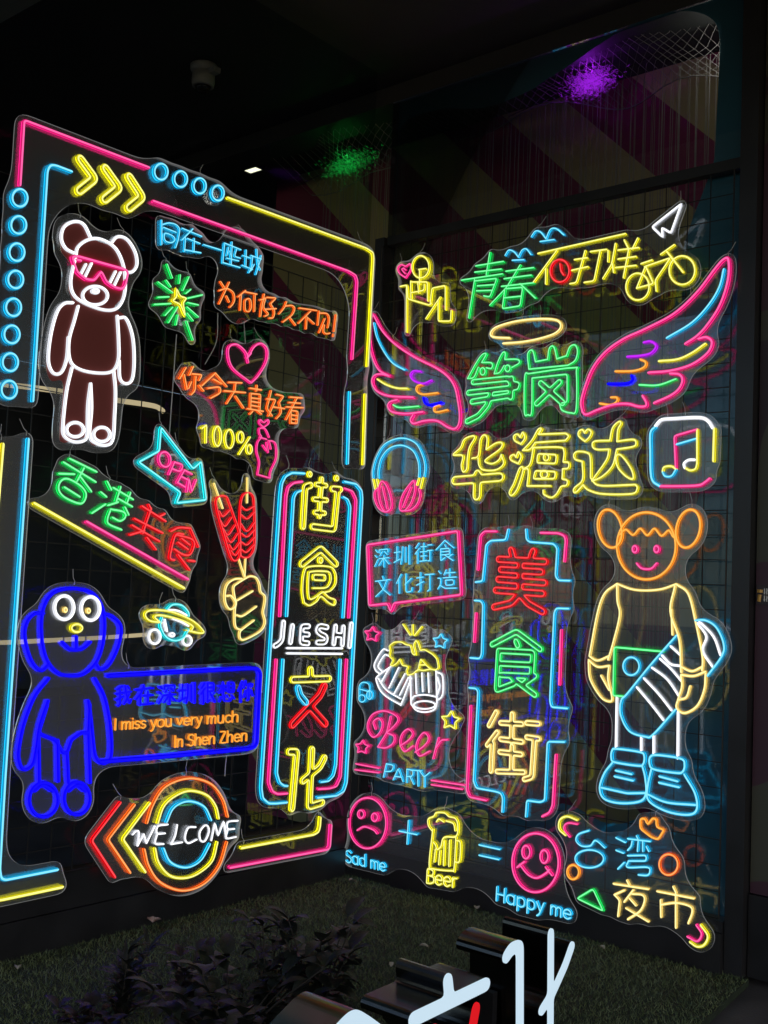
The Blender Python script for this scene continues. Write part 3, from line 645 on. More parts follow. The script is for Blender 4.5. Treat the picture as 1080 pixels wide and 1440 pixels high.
sleeve K R w=12: ~235,8 170,60 130,170 85,410;~240,10 242,100 255,180 220,330 190,430;~85,410 130,435 195,410;~80,432 130,470 195,465 | ~575,8 640,60 680,210 720,410 718,490;~565,20 540,160 590,320 600,500;~600,470 660,495 720,470;~600,515 670,522 735,498
hand K R w=12: ~80,440 90,540 150,640 200,665 212,640 190,540 195,470;150,520 195,600 | ~600,520 605,580 585,650 575,700 620,730 690,690 730,600 738,510;~650,580 630,640 590,655
shirt K R w=11: ~238,4 320,34 400,42 490,34 572,6;545,150 550,290
book G R w=12: 500,385 225,360 218,632 285,637
badge C R w=12 in=book: e320,467 45,50
skateboard C R w=13: ~575,295 430,460 300,620 265,660 262,740 310,830 400,862 445,850 570,710;~680,210 740,210 800,250 840,340 830,410 750,520
stripe W R w=11 in=skateboard: 540,355 595,405;~490,405 540,455 595,465;~480,425 540,480 600,550;~435,475 520,540 590,640;~690,225 740,300 720,380 775,470;~700,215 780,300 820,405;~390,535 470,620 545,715;~350,585 430,680 500,770
leg W R w=12: 238,640 233,925;375,865 375,945 | 445,855 445,960;582,725 580,985
shoe C S w=14: o215,100 240,90 370,108 395,130 390,175 360,185 230,165 210,140;~215,170 170,230 145,310 170,370 260,395 370,385 405,340 400,250 385,190;155,308 300,340 400,338;235,212 322,232;228,245 330,268 | o430,135 470,125 600,145 622,180 610,220 570,225 450,205 425,175;~435,205 415,300 420,380 520,440 640,460 690,430 680,340 620,235;~415,345 520,390 680,405;480,245 580,272;478,280 588,305
@ mood_sign R | neon sad face plus yellow beer mug equals smiling face, captioned Sad me and Happy me | neon sign | .024 .16
face P U w=12: e197,308 105,142;e160,258 17,22;e238,275 17,22;~140,348 180,328 230,345 250,366
sign_mark C U w=11: 375,352 475,372;428,295 420,425 | 825,430 940,455;825,488 935,512
mug Y U w=11: ~560,350 540,320 540,285 570,270 585,250 630,250 655,270 690,280 705,310 705,360 690,385 640,385 620,400 610,440 590,455 580,430 568,415;~565,345 545,540 570,565 670,575 685,560 695,390;~700,405 720,420 715,520 690,525;580,455 572,525;605,465 598,540;630,410 625,545;660,405 655,550;~585,300 600,285 625,300;~640,295 680,310 690,350
face P V w=13: e302,450 130,165;e250,390 22,36;e352,415 22,36;~215,460 260,515 310,535 360,510 380,490;200,475 240,445;360,475 395,520
lettering C U w=10: "Sad me" 70,525 300,580 0,-66
lettering Y U w=11: "Beer" 522,642 700,672 4,-80
lettering C V w=11: "Happy me" 72,660 505,770 4,-76
@ night_market_sign R | cyan 台湾 over cream 夜市 in neon with small crown, rings and triangle | neon sign | .024 .10
moon Y V w=12: ~470,295 435,260 440,210 480,190 535,210
moon P V w=10: ~492,305 462,265 467,237 492,227 535,234
character C V w=11: ~600,270 545,290 530,325 560,355 610,355 640,325 690,365;e605,428 80,50 | 755,310 805,335;755,380 795,395;765,485 800,450;870,300 880,320;820,315 945,330;845,330 840,360 820,380;880,325 875,385;905,330 905,385;925,360 938,385;820,410 925,408 925,440 825,440;~825,440 820,475 930,475 945,500 930,520 880,518
crown A V w=11: =890,205 915,200 932,237 960,200 980,205 982,250 1025,265 990,320 950,305 890,258
character K V w=11: 740,568 935,598;815,550 830,578;800,605 745,630;745,630 775,660 765,750;850,605 800,670;~845,625 900,630 915,660 890,720 820,768;830,650 865,690;810,705 935,780
character K S w=11: 465,890 670,930;555,865 570,895;485,940 487,1035;~487,965 575,955 650,975 662,1010 640,1070;570,900 570,1095
ring O S w=12: e530,740 52,58
ring A V w=11: e512,503 33,40
triangle G V w=11: =625,597 537,650 683,720
moon P S w=11: ~685,1080 715,1130 690,1170 635,1145
moon Y S w=12: ~710,1080 750,1140 730,1190 690,1200 650,1175
'''
# ------------------------------------------------------------------ the setting
rnd = random.Random(5)
CEIL = 4.2
RG = Wall(XR, YR, GLASS_R); LG = Wall(XL, YL, GLASS_L); RF = Wall(XR, YR, 0.06)
def frame_root(name, wall, u, label, cat, group=None):
    r = empty(name, wall.at(u, 0, 0), wall.ang); tag(r, label, cat, group); return r
M['paving'] = pbr('dark_paving', (.055, .053, .055), .75, 0, .35, 3.0, .25, 90)
M['turf'] = pbr('turf_backing', (.012, .022, .010), .95, 0, .4, 14, .6, 120)
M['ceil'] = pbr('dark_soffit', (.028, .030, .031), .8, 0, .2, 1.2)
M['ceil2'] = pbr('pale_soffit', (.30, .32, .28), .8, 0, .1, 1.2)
M['dark'] = pbr('dark_interior', (.040, .050, .070), .8, 0, .3, 1.0)
mb = MB(); mb.add([(-60,-40,-.03),(60,-40,-.03),(60,80,-.03),(-60,80,-.03)], [(0,1,2,3)])
tag(mb.build('pavement', M['paving']), kind='structure')
# turf slab: corner G0, right front edge, far left
p_r = ground(1053, 1377); p_f = ground(985, 1440)
e_dir = (p_f-p_r)/np.linalg.norm(p_f-p_r)
poly = [G0, p_r, p_r+e_dir*2.6, G0-XL*5.2+YL*-2.6, G0-XL*5.2]
mb = MB(); n = len(poly)
mb.add([(p[0],p[1],-.026) for p in poly]+[(p[0],p[1],0) for p in poly],
       [tuple(n+i for i in reversed(range(n)))]+[(i,n+i,n+(i+1)%n,(i+1)%n) for i in range(n)])
tag(mb.build('turf_base', M['turf']), kind='structure')
# grass blades
def in_poly(x, y):
    c = np.zeros(x.shape, bool)
    for i in range(n):
        a, b = poly[i], poly[i-1]
        k = (a[1] > y) != (b[1] > y)
        t = (b[0]-a[0])*(y-a[1])/(b[1]-a[1]+1e-12)+a[0]
        c ^= k & (x < t)
    return c
g = np.random.default_rng(3)
lo = np.min([p[:2] for p in poly], 0); hi = np.max([p[:2] for p in poly], 0)
XY = g.uniform(lo, hi, (330000, 2)); XY = XY[in_poly(XY[:,0], XY[:,1])]
# keep what the photograph can see: in front of the camera
k = (XY[:,1] > 1.9)
XY = XY[k][:120000]
nb = len(XY); an = g.uniform(0, 2*np.pi, nb); hgt = g.uniform(.006, .020, nb); wd = g.uniform(.0012, .0024, nb); ln = g.normal(0, .010, (nb, 2))
V = np.zeros((nb, 3, 3)); V[:,0,:2] = XY + np.c_[np.cos(an), np.sin(an)]*wd[:,None]; V[:,1,:2] = XY - np.c_[np.cos(an), np.sin(an)]*wd[:,None]
V[:,2,:2] = XY + ln; V[:,2,2] = hgt
me = bpy.data.meshes.new('turf_grass'); me.vertices.add(nb*3); me.vertices.foreach_set('co', V.ravel())
me.loops.add(nb*3); me.loops.foreach_set('vertex_index', np.arange(nb*3)); me.polygons.add(nb)
me.polygons.foreach_set('loop_start', np.arange(nb)*3); me.polygons.foreach_set('loop_total', np.full(nb, 3)); me.update(calc_edges=True)
m, t, b = nt('turf_blades'); M['blade'] = m
b.inputs['Roughness'].default_value = .55
ns = t.nodes.new('ShaderNodeTexNoise'); ns.inputs['Scale'].default_value = 9; ns.inputs['Detail'].default_value = 8
tc = t.nodes.new('ShaderNodeTexCoord'); rp = t.nodes.new('ShaderNodeValToRGB')
rp.color_ramp.elements[0].position = .35; rp.color_ramp.elements[0].color = (.055, .082, .036, 1); rp.color_ramp.elements[1].position = .68; rp.color_ramp.elements[1].color = (.115, .15, .062, 1)
t.links.new(tc.outputs['Object'], ns.inputs['Vector']); t.links.new(ns.outputs['Fac'], rp.inputs['Fac']); t.links.new(rp.outputs['Color'], b.inputs['Base Color'])
me.materials.append(m)
tag(link(bpy.data.objects.new('turf_grass', me)), kind='stuff')
# interior floor, ceiling, back walls
def wbox(name, wall, lo, hi, mat, kind=None, label=None, cat=None, parent=None):
    mb = MB(); mb.box(lo, hi); o = mb.build(name, mat, parent)
    if parent is None:
        o.location = tuple(wall.o); o.rotation_euler = (0, 0, wall.ang)
        if label: tag(o, label, cat)
        if kind: tag(o, kind=kind)
    return o
R0 = Wall(XR, YR, 0.0); L0 = Wall(XL, YL, 0.0)
def rs(x, y, z):                                   # pixel -> (s along right wall, d into it) at height z
    p = hit(x, y, np.array([0,0,z]), ZZ)-G0; return float(np.dot(p, XR)), float(np.dot(p, YR))
d_edge = rs(30, 17, CEIL)[1]
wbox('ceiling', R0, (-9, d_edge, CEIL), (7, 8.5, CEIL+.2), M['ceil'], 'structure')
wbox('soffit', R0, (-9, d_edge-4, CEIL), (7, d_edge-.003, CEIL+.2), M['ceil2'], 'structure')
tag(wbox('ceiling_beam', R0, (-5.5, .135, CEIL-.10), (6.5, .35, CEIL-.002), M['ceil']), 'long dark ceiling beam running over the top of the right hand window', 'beam')
tag(wbox('interior_wall', R0, (-9, 8.3, -.02), (7, 8.5, CEIL-.002), M['dark']), 'black rear wall deep inside the shop, far behind the left hand glass', 'wall')
tag(wbox('interior_wall', R0, (-9.2, -6.5, -.02), (-9.003, 8.5, CEIL-.002), M['dark']), 'black side wall inside the shop at its far left', 'wall')
# striped wall inside
m, t, b = nt('striped_paint'); M['stripe'] = m
tc = t.nodes.new('ShaderNodeTexCoord'); sx = t.nodes.new('ShaderNodeSeparateXYZ'); t.links.new(tc.outputs['Object'], sx.inputs[0])
def math_(op, a, b_=None):
    q = t.nodes.new('ShaderNodeMath'); q.operation = op
    for i, v in enumerate((a, b_)):
        if v is None: continue
        if isinstance(v, (int, float)): q.inputs[i].default_value = v
        else: t.links.new(v, q.inputs[i])
    return q.outputs[0]
ph = math_('FRACT', math_('MULTIPLY', math_('ADD', sx.outputs['X'], math_('MULTIPLY', sx.outputs['Z'], 1.02)), 1.22))
st = math_('GREATER_THAN', ph, .52)
mx = t.nodes.new('ShaderNodeMix'); mx.data_type = 'RGBA'
mx.inputs['A'].default_value = (.22, .024, .075, 1); mx.inputs['B'].default_value = (.40, .33, .15, 1)
t.links.new(st, mx.inputs['Factor']); t.links.new(mx.outputs['Result'], b.inputs['Base Color']); b.inputs['Roughness'].default_value = .7
tag(wbox('striped_wall', R0, (-1.6, .78, -.02), (5.2, .90, CEIL-.003), M['stripe']), 'interior wall with broad diagonal olive and maroon stripes', 'wall')

# ------------------------------------------------------------------ windows, frames, film
sR = float(RF.uv(1047, 700)[0])                       # right post
sPl, sPr = float(RF.uv(1036, 700)[0]), float(RF.uv(1061, 700)[0])
z_tr = float(np.mean([RF.uv(560, 339)[1], RF.uv(800, 283)[1], RF.uv(1000, 235)[1]]))
z_mu = float(RG.uv(760, 776)[1])
wr = frame_root('shop_window', RG, 1.4, 'right hand shop window with navy film around a wavy clear opening', 'window')
o_ = -1.4
def part(name, lo, hi, mat, par=wr, off=o_):
    mb = MB(); mb.box((lo[0]+off, lo[1], lo[2]), (hi[0]+off, hi[1], hi[2])); return mb.build(name, mat, par)
part('glass_pane', (.004, 0, z_tr+.022), (.0345, .008, CEIL-.12), M['glass'])
part('glass_pane', (.035, 0, .16), (sPl-.003, .008, CEIL-.12), M['glass'])
part('transom', (.04, -.045, z_tr-.024), (sPl-.003, -.004, z_tr+.024), M['black'])
part('mullion', (.04, .018, z_mu-.022), (sPl-.003, .06, z_mu+.022), M['black'])
part('post', (-.03, -.06, 0), (.034, .03, z_tr+.02), M['black'])
part('post', (sPl, -.075, 0), (sPr, .05, CEIL-.12), M['black'])
part('plinth', (.036, -.10, 0), (sPl-.004, .012, .155), M['black'])
part('ledge', (.036, -.085, .157), (sPl-.004, -.006, .20), M['black'])
# film with an opening
ol = [(455,330),(410,290),(415,262),(450,240),(480,220),(515,205),(545,188),(575,165),(620,152),(680,150),(740,128),(765,112),(800,90),(840,62),(880,38),(925,20),(965,14),(995,22),(1009,42),(1010,90),(1006,170),(1003,222),(996,245),(985,275),(968,320),(955,370),(948,430),(950,500),(958,556),(972,580),(984,600),(986,640),(983,690),(970,730),(956,760),(945,800),(955,860),(940,960),(950,1060),(925,1130),(860,1160),(790,1130),(720,1150),(640,1105),(575,1085),(520,1095),(505,1000),(515,700)]
H = [RG.uv(*p) for p in ol]; H = [np.array([max(.045, p[0]), p[1]]) for p in H]
H2 = []
for p in catmull(H, True, 4):
    p = np.array([max(.045, p[0]), p[1]])
    if not H2 or np.linalg.norm(p-H2[-1]) > 1e-3: H2.append(p)
O = [np.array(p) for p in ((.04, .165), (sPl-.01, .165), (sPl-.01, CEIL-.125), (.04, CEIL-.125))]
tri = tessellate_polygon([[Vector((p[0], p[1], 0)) for p in O], [Vector((p[0], p[1], 0)) for p in (H2 if area(H2) < 0 else H2[::-1])]])
al = O + (H2 if area(H2) < 0 else H2[::-1])
mb = MB(); mb.add([(p[0]+o_, .0095, p[1]) for p in al], [tuple(q) for q in tri]); mb.add([(p[0]+o_, .0105, p[1]) for p in al], [tuple(reversed(q)) for q in tri])
mb.build('window_film', M['film'], wr)
wl = frame_root('shop_window', LG, -2.0, 'left hand shop window, a wide dark pane above a stepped black base', 'window')
part('glass_pane', (-4.6, 0, .30), (-.036, .008, CEIL-.004), M['glass_dull'], wl, 2.0)
part('plinth', (-4.6, -.02, 0), (-.034, .04, .14), M['black'], wl, 2.0)
part('plinth', (-4.6, -.012, .143), (-.034, .04, .295), M['black'], wl, 2.0)
# panel right of the post
m, t, b = nt('blob_print'); M['blob'] = m
tc = t.nodes.new('ShaderNodeTexCoord'); mp = t.nodes.new('ShaderNodeMapping'); mp.inputs['Scale'].default_value = (1.6, 1, 1.25); mp.inputs['Location'].default_value = (.4, 0, .3)
no = t.nodes.new('ShaderNodeTexNoise'); no.inputs['Scale'].default_value = 1.3; no.inputs['Detail'].default_value = 0.3
cr_ = t.nodes.new('ShaderNodeValToRGB'); cr_.color_ramp.interpolation = 'CONSTANT'
cr_.color_ramp.elements[0].color = (.042, .014, .026, 1); cr_.color_ramp.elements[1].position = .5; cr_.color_ramp.elements[1].color = (.045, .045, .032, 1)
e = cr_.color_ramp.elements.new(.62); e.color = (.022, .010, .016, 1)
t.links.new(tc.outputs['Object'], mp.inputs[0]); t.links.new(mp.outputs[0], no.inputs['Vector']); t.links.new(no.outputs['Fac'], cr_.inputs['Fac']); t.links.new(cr_.outputs['Color'], b.inputs['Base Color']); b.inputs['Roughness'].default_value = .5
pp = frame_root('printed_panel', RG, sPr+.9, 'wall panel printed with big olive and maroon blobs right of the black post', 'panel')
mb = MB(); mb.box((-.895, -.02, .32), (.9, .03, CEIL-.12)); mb.build('panel_board', M['blob'], pp)
mb = MB(); mb.box((-.895, -.035, 0), (.9, .03, .317)); mb.build('panel_base', M['black'], pp)
WALL['N'] = Wall(XR, YR, GLASS_R-.0245)
M['pale'] = pbr('pale_print', (.55, .55, .55), .5); M['ochre'] = pbr('ochre_print', (.5, .28, .06), .5); M['plate'] = pbr('dark_plate', (.03, .02, .025), .5)
q = [WALL['N'].uv(*p) for p in ((1064, 822), (1092, 822), (1092, 850), (1064, 850))]
r_ = empty('notice_plate', WALL['N'].at(q[3][0], 0, q[3][1]), WALL['N'].ang); tag(r_, 'small dark notice plate with an ochre mark and pale lettering on the printed panel', 'notice')
W_, H_ = q[1][0]-q[0][0], q[0][1]-q[3][1]
mb = MB(); mb.box((0, -.003, 0), (W_, .004, H_)); mb.build('plate', M['plate'], r_)
mb = MB(); mb.tube([(W_*.14, -.005, H_*.15), (W_*.18, -.005, H_*.5)], .008, 6); mb.tube([(W_*.18, -.005, H_*.6), (W_*.19, -.005, H_*.75)], .012, 6); mb.build('emblem', M['ochre'], r_)
mb = MB()
for i in range(5):
    for j in range(2):
        x = W_*(.38+.12*i); z = H_*(.62-.36*j)
        mb.tube([(x, -.0045, z), (x+W_*.07, -.0045, z+H_*.12*(i % 2))], .0028, 4); mb.tube([(x+W_*.03, -.0045, z-H_*.1), (x+W_*.03, -.0045, z+H_*.2)], .0026, 4)
mb.build('lettering', M['pale'], r_)

# wire grids behind the signs
def grid(name, wall, d, u0, u1, z0, z1, label, step=.10, um=0):
    r = empty(name, wall.at((u0+u1)/2, d, z0), wall.ang); tag(r, label, 'wire grid')
    mb = MB(); U = (u1-u0)/2; Hh = z1-z0
    k = int(round((u1-u0)/step))
    for i in range(1, k): x = -U+(u1-u0)*i/k; mb.tube([(x, 0, 0), (x, 0, Hh)], .0026, 4, cap=False)
    mb.build('upright_wires', M['wire'], r)
    mb = MB(); k = int(round(Hh/step))
    for i in range(1, k): z = Hh*i/k; mb.tube([(-U, .0052, z), (U, .0052, z)], .0026, 4, cap=False)
    mb.build('cross_wires', M['wire'], r)
    mb = MB(); mb.tube([(-U, 0, 0), (-U, 0, Hh), (U, 0, Hh), (U, 0, 0), (-U, 0, 0)], .004, 6); mb.build('rim_wire', M['wire'], r)
    for x in (-U*.7, 0, U*.7):                     # bottom stand-offs
        pass
    return r
grid('grid_panel', R0, .016, .04, sPl-.02, .21, z_tr-.04, 'black wire grid carrying the signs in front of the right hand window')
grid('grid_panel', L0, -.045, -3.1, -.05, .30, 2.95, 'black wire grid carrying the signs in front of the left hand window')

# ------------------------------------------------------------------ inside the shop: curtain, net, lights
M['strand'] = pbr('string', (.22, .20, .19), .6); M['net'] = pbr('net_string', (.22, .20, .20), .6)
mb = MB()
ZN = float(hit(900, 128, R0.at(0, .40, 0), YR)[2])
for i in range(300):
    s = -.75+4.6*i/300+rnd.uniform(-.006, .006); d = .40+rnd.uniform(-.05, .05); sw = rnd.uniform(-.008, .008)
    mb.tube([(s, d, ZN+.06), (s+sw, d, 2.3), (s+sw*1.6, d+rnd.uniform(-.01, .01), .75+rnd.uniform(-.1, .25))], .0015, 3, cap=False)
o = mb.build('string_curtain', M['strand']); o.location = tuple(G0); o.rotation_euler = (0, 0, R0.ang)
tag(o, 'curtain of thin hanging strings inside the right hand window', 'curtain')
net = empty('ceiling_net', R0.at(1.4, .40, ZN), R0.ang); tag(net, 'loose string net sagging above the string curtain behind the right hand window', 'net')
def netp(s, v):                                    # v 0..1 from the curtain rail up and forward to the window head
    return (s-1.4, .02-.20*v+.06*math.sin(s*7+v*3), .30*v+.05*math.sin(s*2.7)*(1-v)+.03*math.sin(s*9+v*5))
for sg in (-1, 1):
    mb = MB()
    for i in range(96):
        s = -.9+4.7*i/96
        mb.tube([netp(s+sg*.35*q, q) for q in (0, .25, .5, .75, 1)], .0013, 3, cap=False)
    mb.build('netting', M['net'], net)
mb = MB(); mb.tube([netp(-.9+4.7*q/60, 0) for q in range(61)], .003, 4); mb.build('rail_cord', M['net'], net)
def fairy(px, colr, word, n_, sx_, power):
    p = hit(px[0], px[1], R0.at(0, .36, 0), YR)
    s = float(np.dot(p-G0, XR)); z = float(p[2])
    r = empty('fibre_light', R0.at(s, .36, z), R0.ang)
    tag(r, f'cluster of fine {word} glowing fibres tangled in the net behind the right hand window', 'fibre light')
    mb = MB(); pts = []
    rr = random.Random(len(word))
    for i in range(n_):
        x = rr.gauss(0, sx_); pts.append((x, rr.gauss(0, .05), rr.gauss(0, .011)*(1.4-min(1, abs(x)/.2))+x*.22))
    for q in pts:
        a_ = rr.gauss(0, .5); l_ = rr.uniform(.003, .010)
        dx, dz = l_*math.cos(a_), l_*math.sin(a_)
        mb.tube([(q[0]-dx, q[1], q[2]-dz), (q[0], q[1]+rr.gauss(0,.01), q[2]+rr.gauss(0,.006)), (q[0]+dx, q[1], q[2]+dz)], .0006, 3, cap=False)
    mb.build('fibres', emit(word+'_fibre', colr, 1.0 if word == 'purple' else .45), r)
    mb = MB(); mb.tube([(-.5, .02, -.04), (-.2, 0, -.01), (0, 0, 0), (.2, 0, .02), (.5, -.02, .06)], .002, 4); mb.build('cable', M['wire'], r)
    L = bpy.data.lights.new('fibre_glow', 'POINT'); L.color = colr; L.energy = power; L.shadow_soft_size = .003
    lo_ = link(bpy.data.objects.new('fibre_glow', L), r); lo_.location = (0, -.04, .03)
fairy((832, 116), (.50, .02, 1.0), 'purple', 1300, .048, 1.1)
fairy((492, 230), (.02, .9, .10), 'green', 800, .075, .35)
# square lamp in the shop ceiling, then added fill lights
M['lampw'] = emit('warm_panel', (1.0, .93, .62), 2.2)
p = hit(352, 234, np.array([0,0,CEIL-.02]), ZZ)
cl = empty('ceiling_light', (p[0], p[1], CEIL-.03), R0.ang); tag(cl, 'small square warm ceiling light glowing above the neon border', 'ceiling light')
mb = MB(); mb.box((-.055, -.055, -.006), (.055, .055, .004)); mb.build('diffuser', M['lampw'], cl)
mb = MB()
for a, b_ in (((-.066,-.066),(.066,-.0555)), ((-.066,.0555),(.066,.066)), ((-.066,-.055),(-.0555,.055)), ((.0555,-.055),(.066,.055))):
    mb.box((a[0], a[1], -.009), (b_[0], b_[1], .028))
mb.build('frame', M['black'], cl)
for px_, e_ in (((650, 70), 7.5), ((1023, 60), 1.4)):
    L = bpy.data.lights.new('hidden_fill_light', 'POINT'); L.energy = e_; L.color = (1.0, .92, .78); L.shadow_soft_size = .05  # unseen fill light added behind the film to brighten the striped wall
    lo_ = link(bpy.data.objects.new('hidden_fill_light', L)); lo_.location = tuple(hit(*px_, R0.at(0, .26, 0), YR))
# security camera under the shop ceiling
p = hit(287, 92, np.array([0,0,CEIL]), ZZ)
M['camw'] = pbr('grey_plastic', (.35, .35, .34), .45); M['lens'] = pbr('dark_lens', (.01, .01, .012), .1)
cv = empty('security_camera', (p[0], p[1], CEIL-.003), R0.ang); tag(cv, 'grey round security camera hanging from the dark ceiling', 'security camera')
cv.scale = (.72, .72, .72)
def lathe(name, prof, mat, par, at=(0,0,0), n_=28):
    mb = MB(); vs = [(at[0]+r*math.cos(2*math.pi*k/n_), at[1]+r*math.sin(2*math.pi*k/n_), at[2]+z) for r, z in prof for k in range(n_)]
    fs = [(i*n_+k, i*n_+(k+1) % n_, (i+1)*n_+(k+1) % n_, (i+1)*n_+k) for i in range(len(prof)-1) for k in range(n_)]
    mb.add(vs, fs); return mb.build(name, mat, par, True)
lathe('base', [(.001,0),(.10,0),(.10,-.03),(.085,-.055),(.001,-.055)], M['camw'], cv)
cvb = lathe('body', [(.001,-.056),(.082,-.056),(.086,-.12),(.08,-.155),(.066,-.165),(.064,-.15),(.001,-.15)], M['camw'], cv)
lathe('lens', [(.001,-.205),(.03,-.20),(.052,-.18),(.06,-.152),(.001,-.1515)], M['lens'], cvb)
mb = MB(); mb.box((.09, -.03, -.09), (.155, .03, -.05)); mb.build('bracket', M['camw'], cv)
# counter with a pale curved rim and the canopy rim over it
M['rimglow'] = emit('rim_light', (.80, .60, .33), .95)
def rail(name, pts, z, label, cat, r_):
    P = [hit(x, y, np.array([0,0,z]), ZZ) for x, y in pts]; P = catmull(P, False, 6)
    rt = empty(name, P[len(P)//2]*np.array([1,1,0]) + ZZ*(z-.04), 0); tag(rt, label, cat); b0 = np.array(rt.location)
    mb = MB(); mb.tube([p-b0 for p in P], r_, 8); mb.build('light_strip', M['rimglow'], rt)
    mb = MB(); A = [p-b0 for p in P]
    for a, c in zip(A[:-1], A[1:]):
        mb.box((0,0,0),(0,0,0)) if False else mb.add([a+(0,0,r_*1.05), c+(0,0,r_*1.05), c+(0,.05,r_*1.05), a+(0,.05,r_*1.05), a+(0,0,.10), c+(0,0,.10), c+(0,.05,.10), a+(0,.05,.10)], [(3,2,1,0),(4,5,6,7),(0,1,5,4),(2,3,7,6),(1,2,6,5),(3,0,4,7)])
    mb.build('fascia', M['dark'], rt)
rail('canopy_rim', [(-60,534),(0,540),(45,545),(90,551),(130,557),(165,563),(200,568),(220,572),(229,578)], 2.6, 'warm lit curved canopy rim deep inside the shop, seen behind the bear', 'canopy', .017)
rail('counter_rim', [(-60,905),(0,904),(60,901),(120,898),(170,895),(212,892)], 1.0, 'warm lit counter rim low inside the shop, seen behind the blue dog', 'counter', .016)

# ------------------------------------------------------------------ the signs
def load(txt):
    cur = None; res = []
    for ln in txt.strip().split('\n'):
        if ln.startswith('@'):
            h, label, cat, nums_ = [z.strip() for z in ln[1:].split(' | ')]
            nm, wk = h.split(); pad, close = [float(z) for z in nums_.split()]
            cur = [nm, wk, label, cat, pad, close, []]; res.append(cur)
        else: cur[6].append(ln)
    return res
for sgn in load(SIGNS): build_sign(*sgn)

# power cords hanging between the signs of the left grid
for (pts, lab) in (([(343,290),(345,360),(344,432),(347,488)], 'thin grey power cord running down from the border to the pink heart'),
                   ([(308,440),(306,480),(290,512)], 'thin grey power cord below the orange writing, reaching the orange 你'),
                   ([(250,470),(245,540),(240,610)], 'thin grey power cord from the starburst down to the cyan arrow'),
                   ([(404,640),(408,655),(400,668)], 'short grey power cord at the top of the tall street food panel'),
                   ([(322,1050),(319,1075),(318,1092)], 'short grey power cord between the blue box and the round welcome sign')):
    P = [WALL['L'].uv(*q) for q in pts]; b0 = P[-1]
    mb = MB(); mb.tube([(p[0]-b0[0], .008, p[1]-b0[1]) for p in catmull(P, False, 5)], .0022, 5)
    o = mb.build('power_cord', M['cord2'] if 'cord2' in M else M['cord']); o.location = tuple(WALL['L'].at(b0[0], 0, b0[1])); o.rotation_euler = (0, 0, WALL['L'].ang)
    tag(o, lab, 'power cord', 'power cords between the signs')

# ------------------------------------------------------------------ standing letters in front
M['face'] = emit('letter_face', (.62, .80, .93), .95); M['facer'] = emit('letter_face_red', (.75, .012, .018), .95)
M['chrome'] = pbr('black_polished_steel', (.11, .105, .10), .2, 1.0, .1, 6)
def channel(name, label, parts, zfoot=.03):
    wall = WALL['T']; allq = []
    built = []
    for mat, dpx, txt in parts:
        st = parse_strokes(txt, 'q'); sc_ = local_scale(wall, (700, 1400)); pl = finish(to_wall(st, wall))
        L = outline(pl, dpx/2.634*sc_, .006); built.append((mat, L)); allq += [p for q in L for p in q]
    A = np.array(allq); lo, hi = A.min(0), A.max(0)
    base = np.array([(lo[0]+hi[0])/2, 0.0])
    r = empty(name, wall.at(base[0], 0, 0), wall.ang); tag(r, label, 'letter sign', 'standing channel letters on the turf')
    D = .17
    for mat, Ls in built:
        Ls = [[p-base for p in q] for q in Ls]
        outs = [q for q in Ls if abs(area(q)) == max(abs(area(z)) for z in Ls) or area(q)*max(Ls, key=lambda z: abs(area(z))).__len__() > 0]
        big = sorted(Ls, key=lambda z: -abs(area(z)))
        mb = MB(); mf = MB()
        sgn0 = math.copysign(1, area(big[0]))
        outer = [q for q in big if math.copysign(1, area(q)) == sgn0]; holes = [q for q in big if math.copysign(1, area(q)) != sgn0]
        loops = outer[:1]+holes if len(outer) == 1 else None
        groups = [outer[:1]+holes] if loops else [[q] for q in outer]
        for gset in groups:
            pts = [p for q in gset for p in q]; N_ = len(pts)
            tris = tessellate_polygon([[Vector((p[0], p[1], 0)) for p in q] for q in gset])
            fs = [tuple(N_+i for i in q) for q in tris]
            k0 = 0
            for q in gset:
                m_ = len(q); fs += [(k0+i, k0+(i+1) % m_, N_+k0+(i+1) % m_, N_+k0+i) for i in range(m_)]; k0 += m_
            mb.add([(p[0], 0, p[1]) for p in pts]+[(p[0], D, p[1]) for p in pts], fs)
            # face panel, slightly inset and proud
            mf.add([(p[0], -.004, p[1]) for p in pts], [tuple(q) for q in tris])
            mf.add([(p[0], .0, p[1]) for p in pts], [tuple(reversed(q)) for q in tris])
        mb.build('return', M['chrome'], r); mf.build('lit_face', M[mat], r)
    mb = MB(); x0, x1 = lo[0]-base[0], hi[0]-base[0]
    mb.box((x0, .03, 0), (x1, D-.03, zfoot))
    for x in (x0+.06, x1-.06): mb.box((x-.012, .06, zfoot), (x+.012, D-.06, .25))
    mb.build('stand', M['black'], r)
channel('channel_letter', 'standing white lit letter 化 with black polished sides, rightmost of the three',
        [('face', 24, '766,200 786,168 817,157 817,600'), ('face', 20.5, '932,110 930,560 960,600 1010,570;1010,158 985,230 940,330 897,398')])
channel('channel_letter', 'standing letter 文 with white crossbar and red lower strokes, middle of the three',
        [('face', 25, '550,284 556,345;422,430 692,300'), ('facer', 23, '655,388 640,470 590,570 520,650'), ('facer', 23, '500,470 560,540 690,600')])
channel('channel_letter', 'standing white lit letter 食 of which only the rounded top shows at the bottom edge',
        [('face', 26, '~70,560 140,480 195,428 235,440 320,500'), ('face', 16, '190,520 200,545;130,560 270,500 275,600 140,660;135,560 140,760 220,690')])

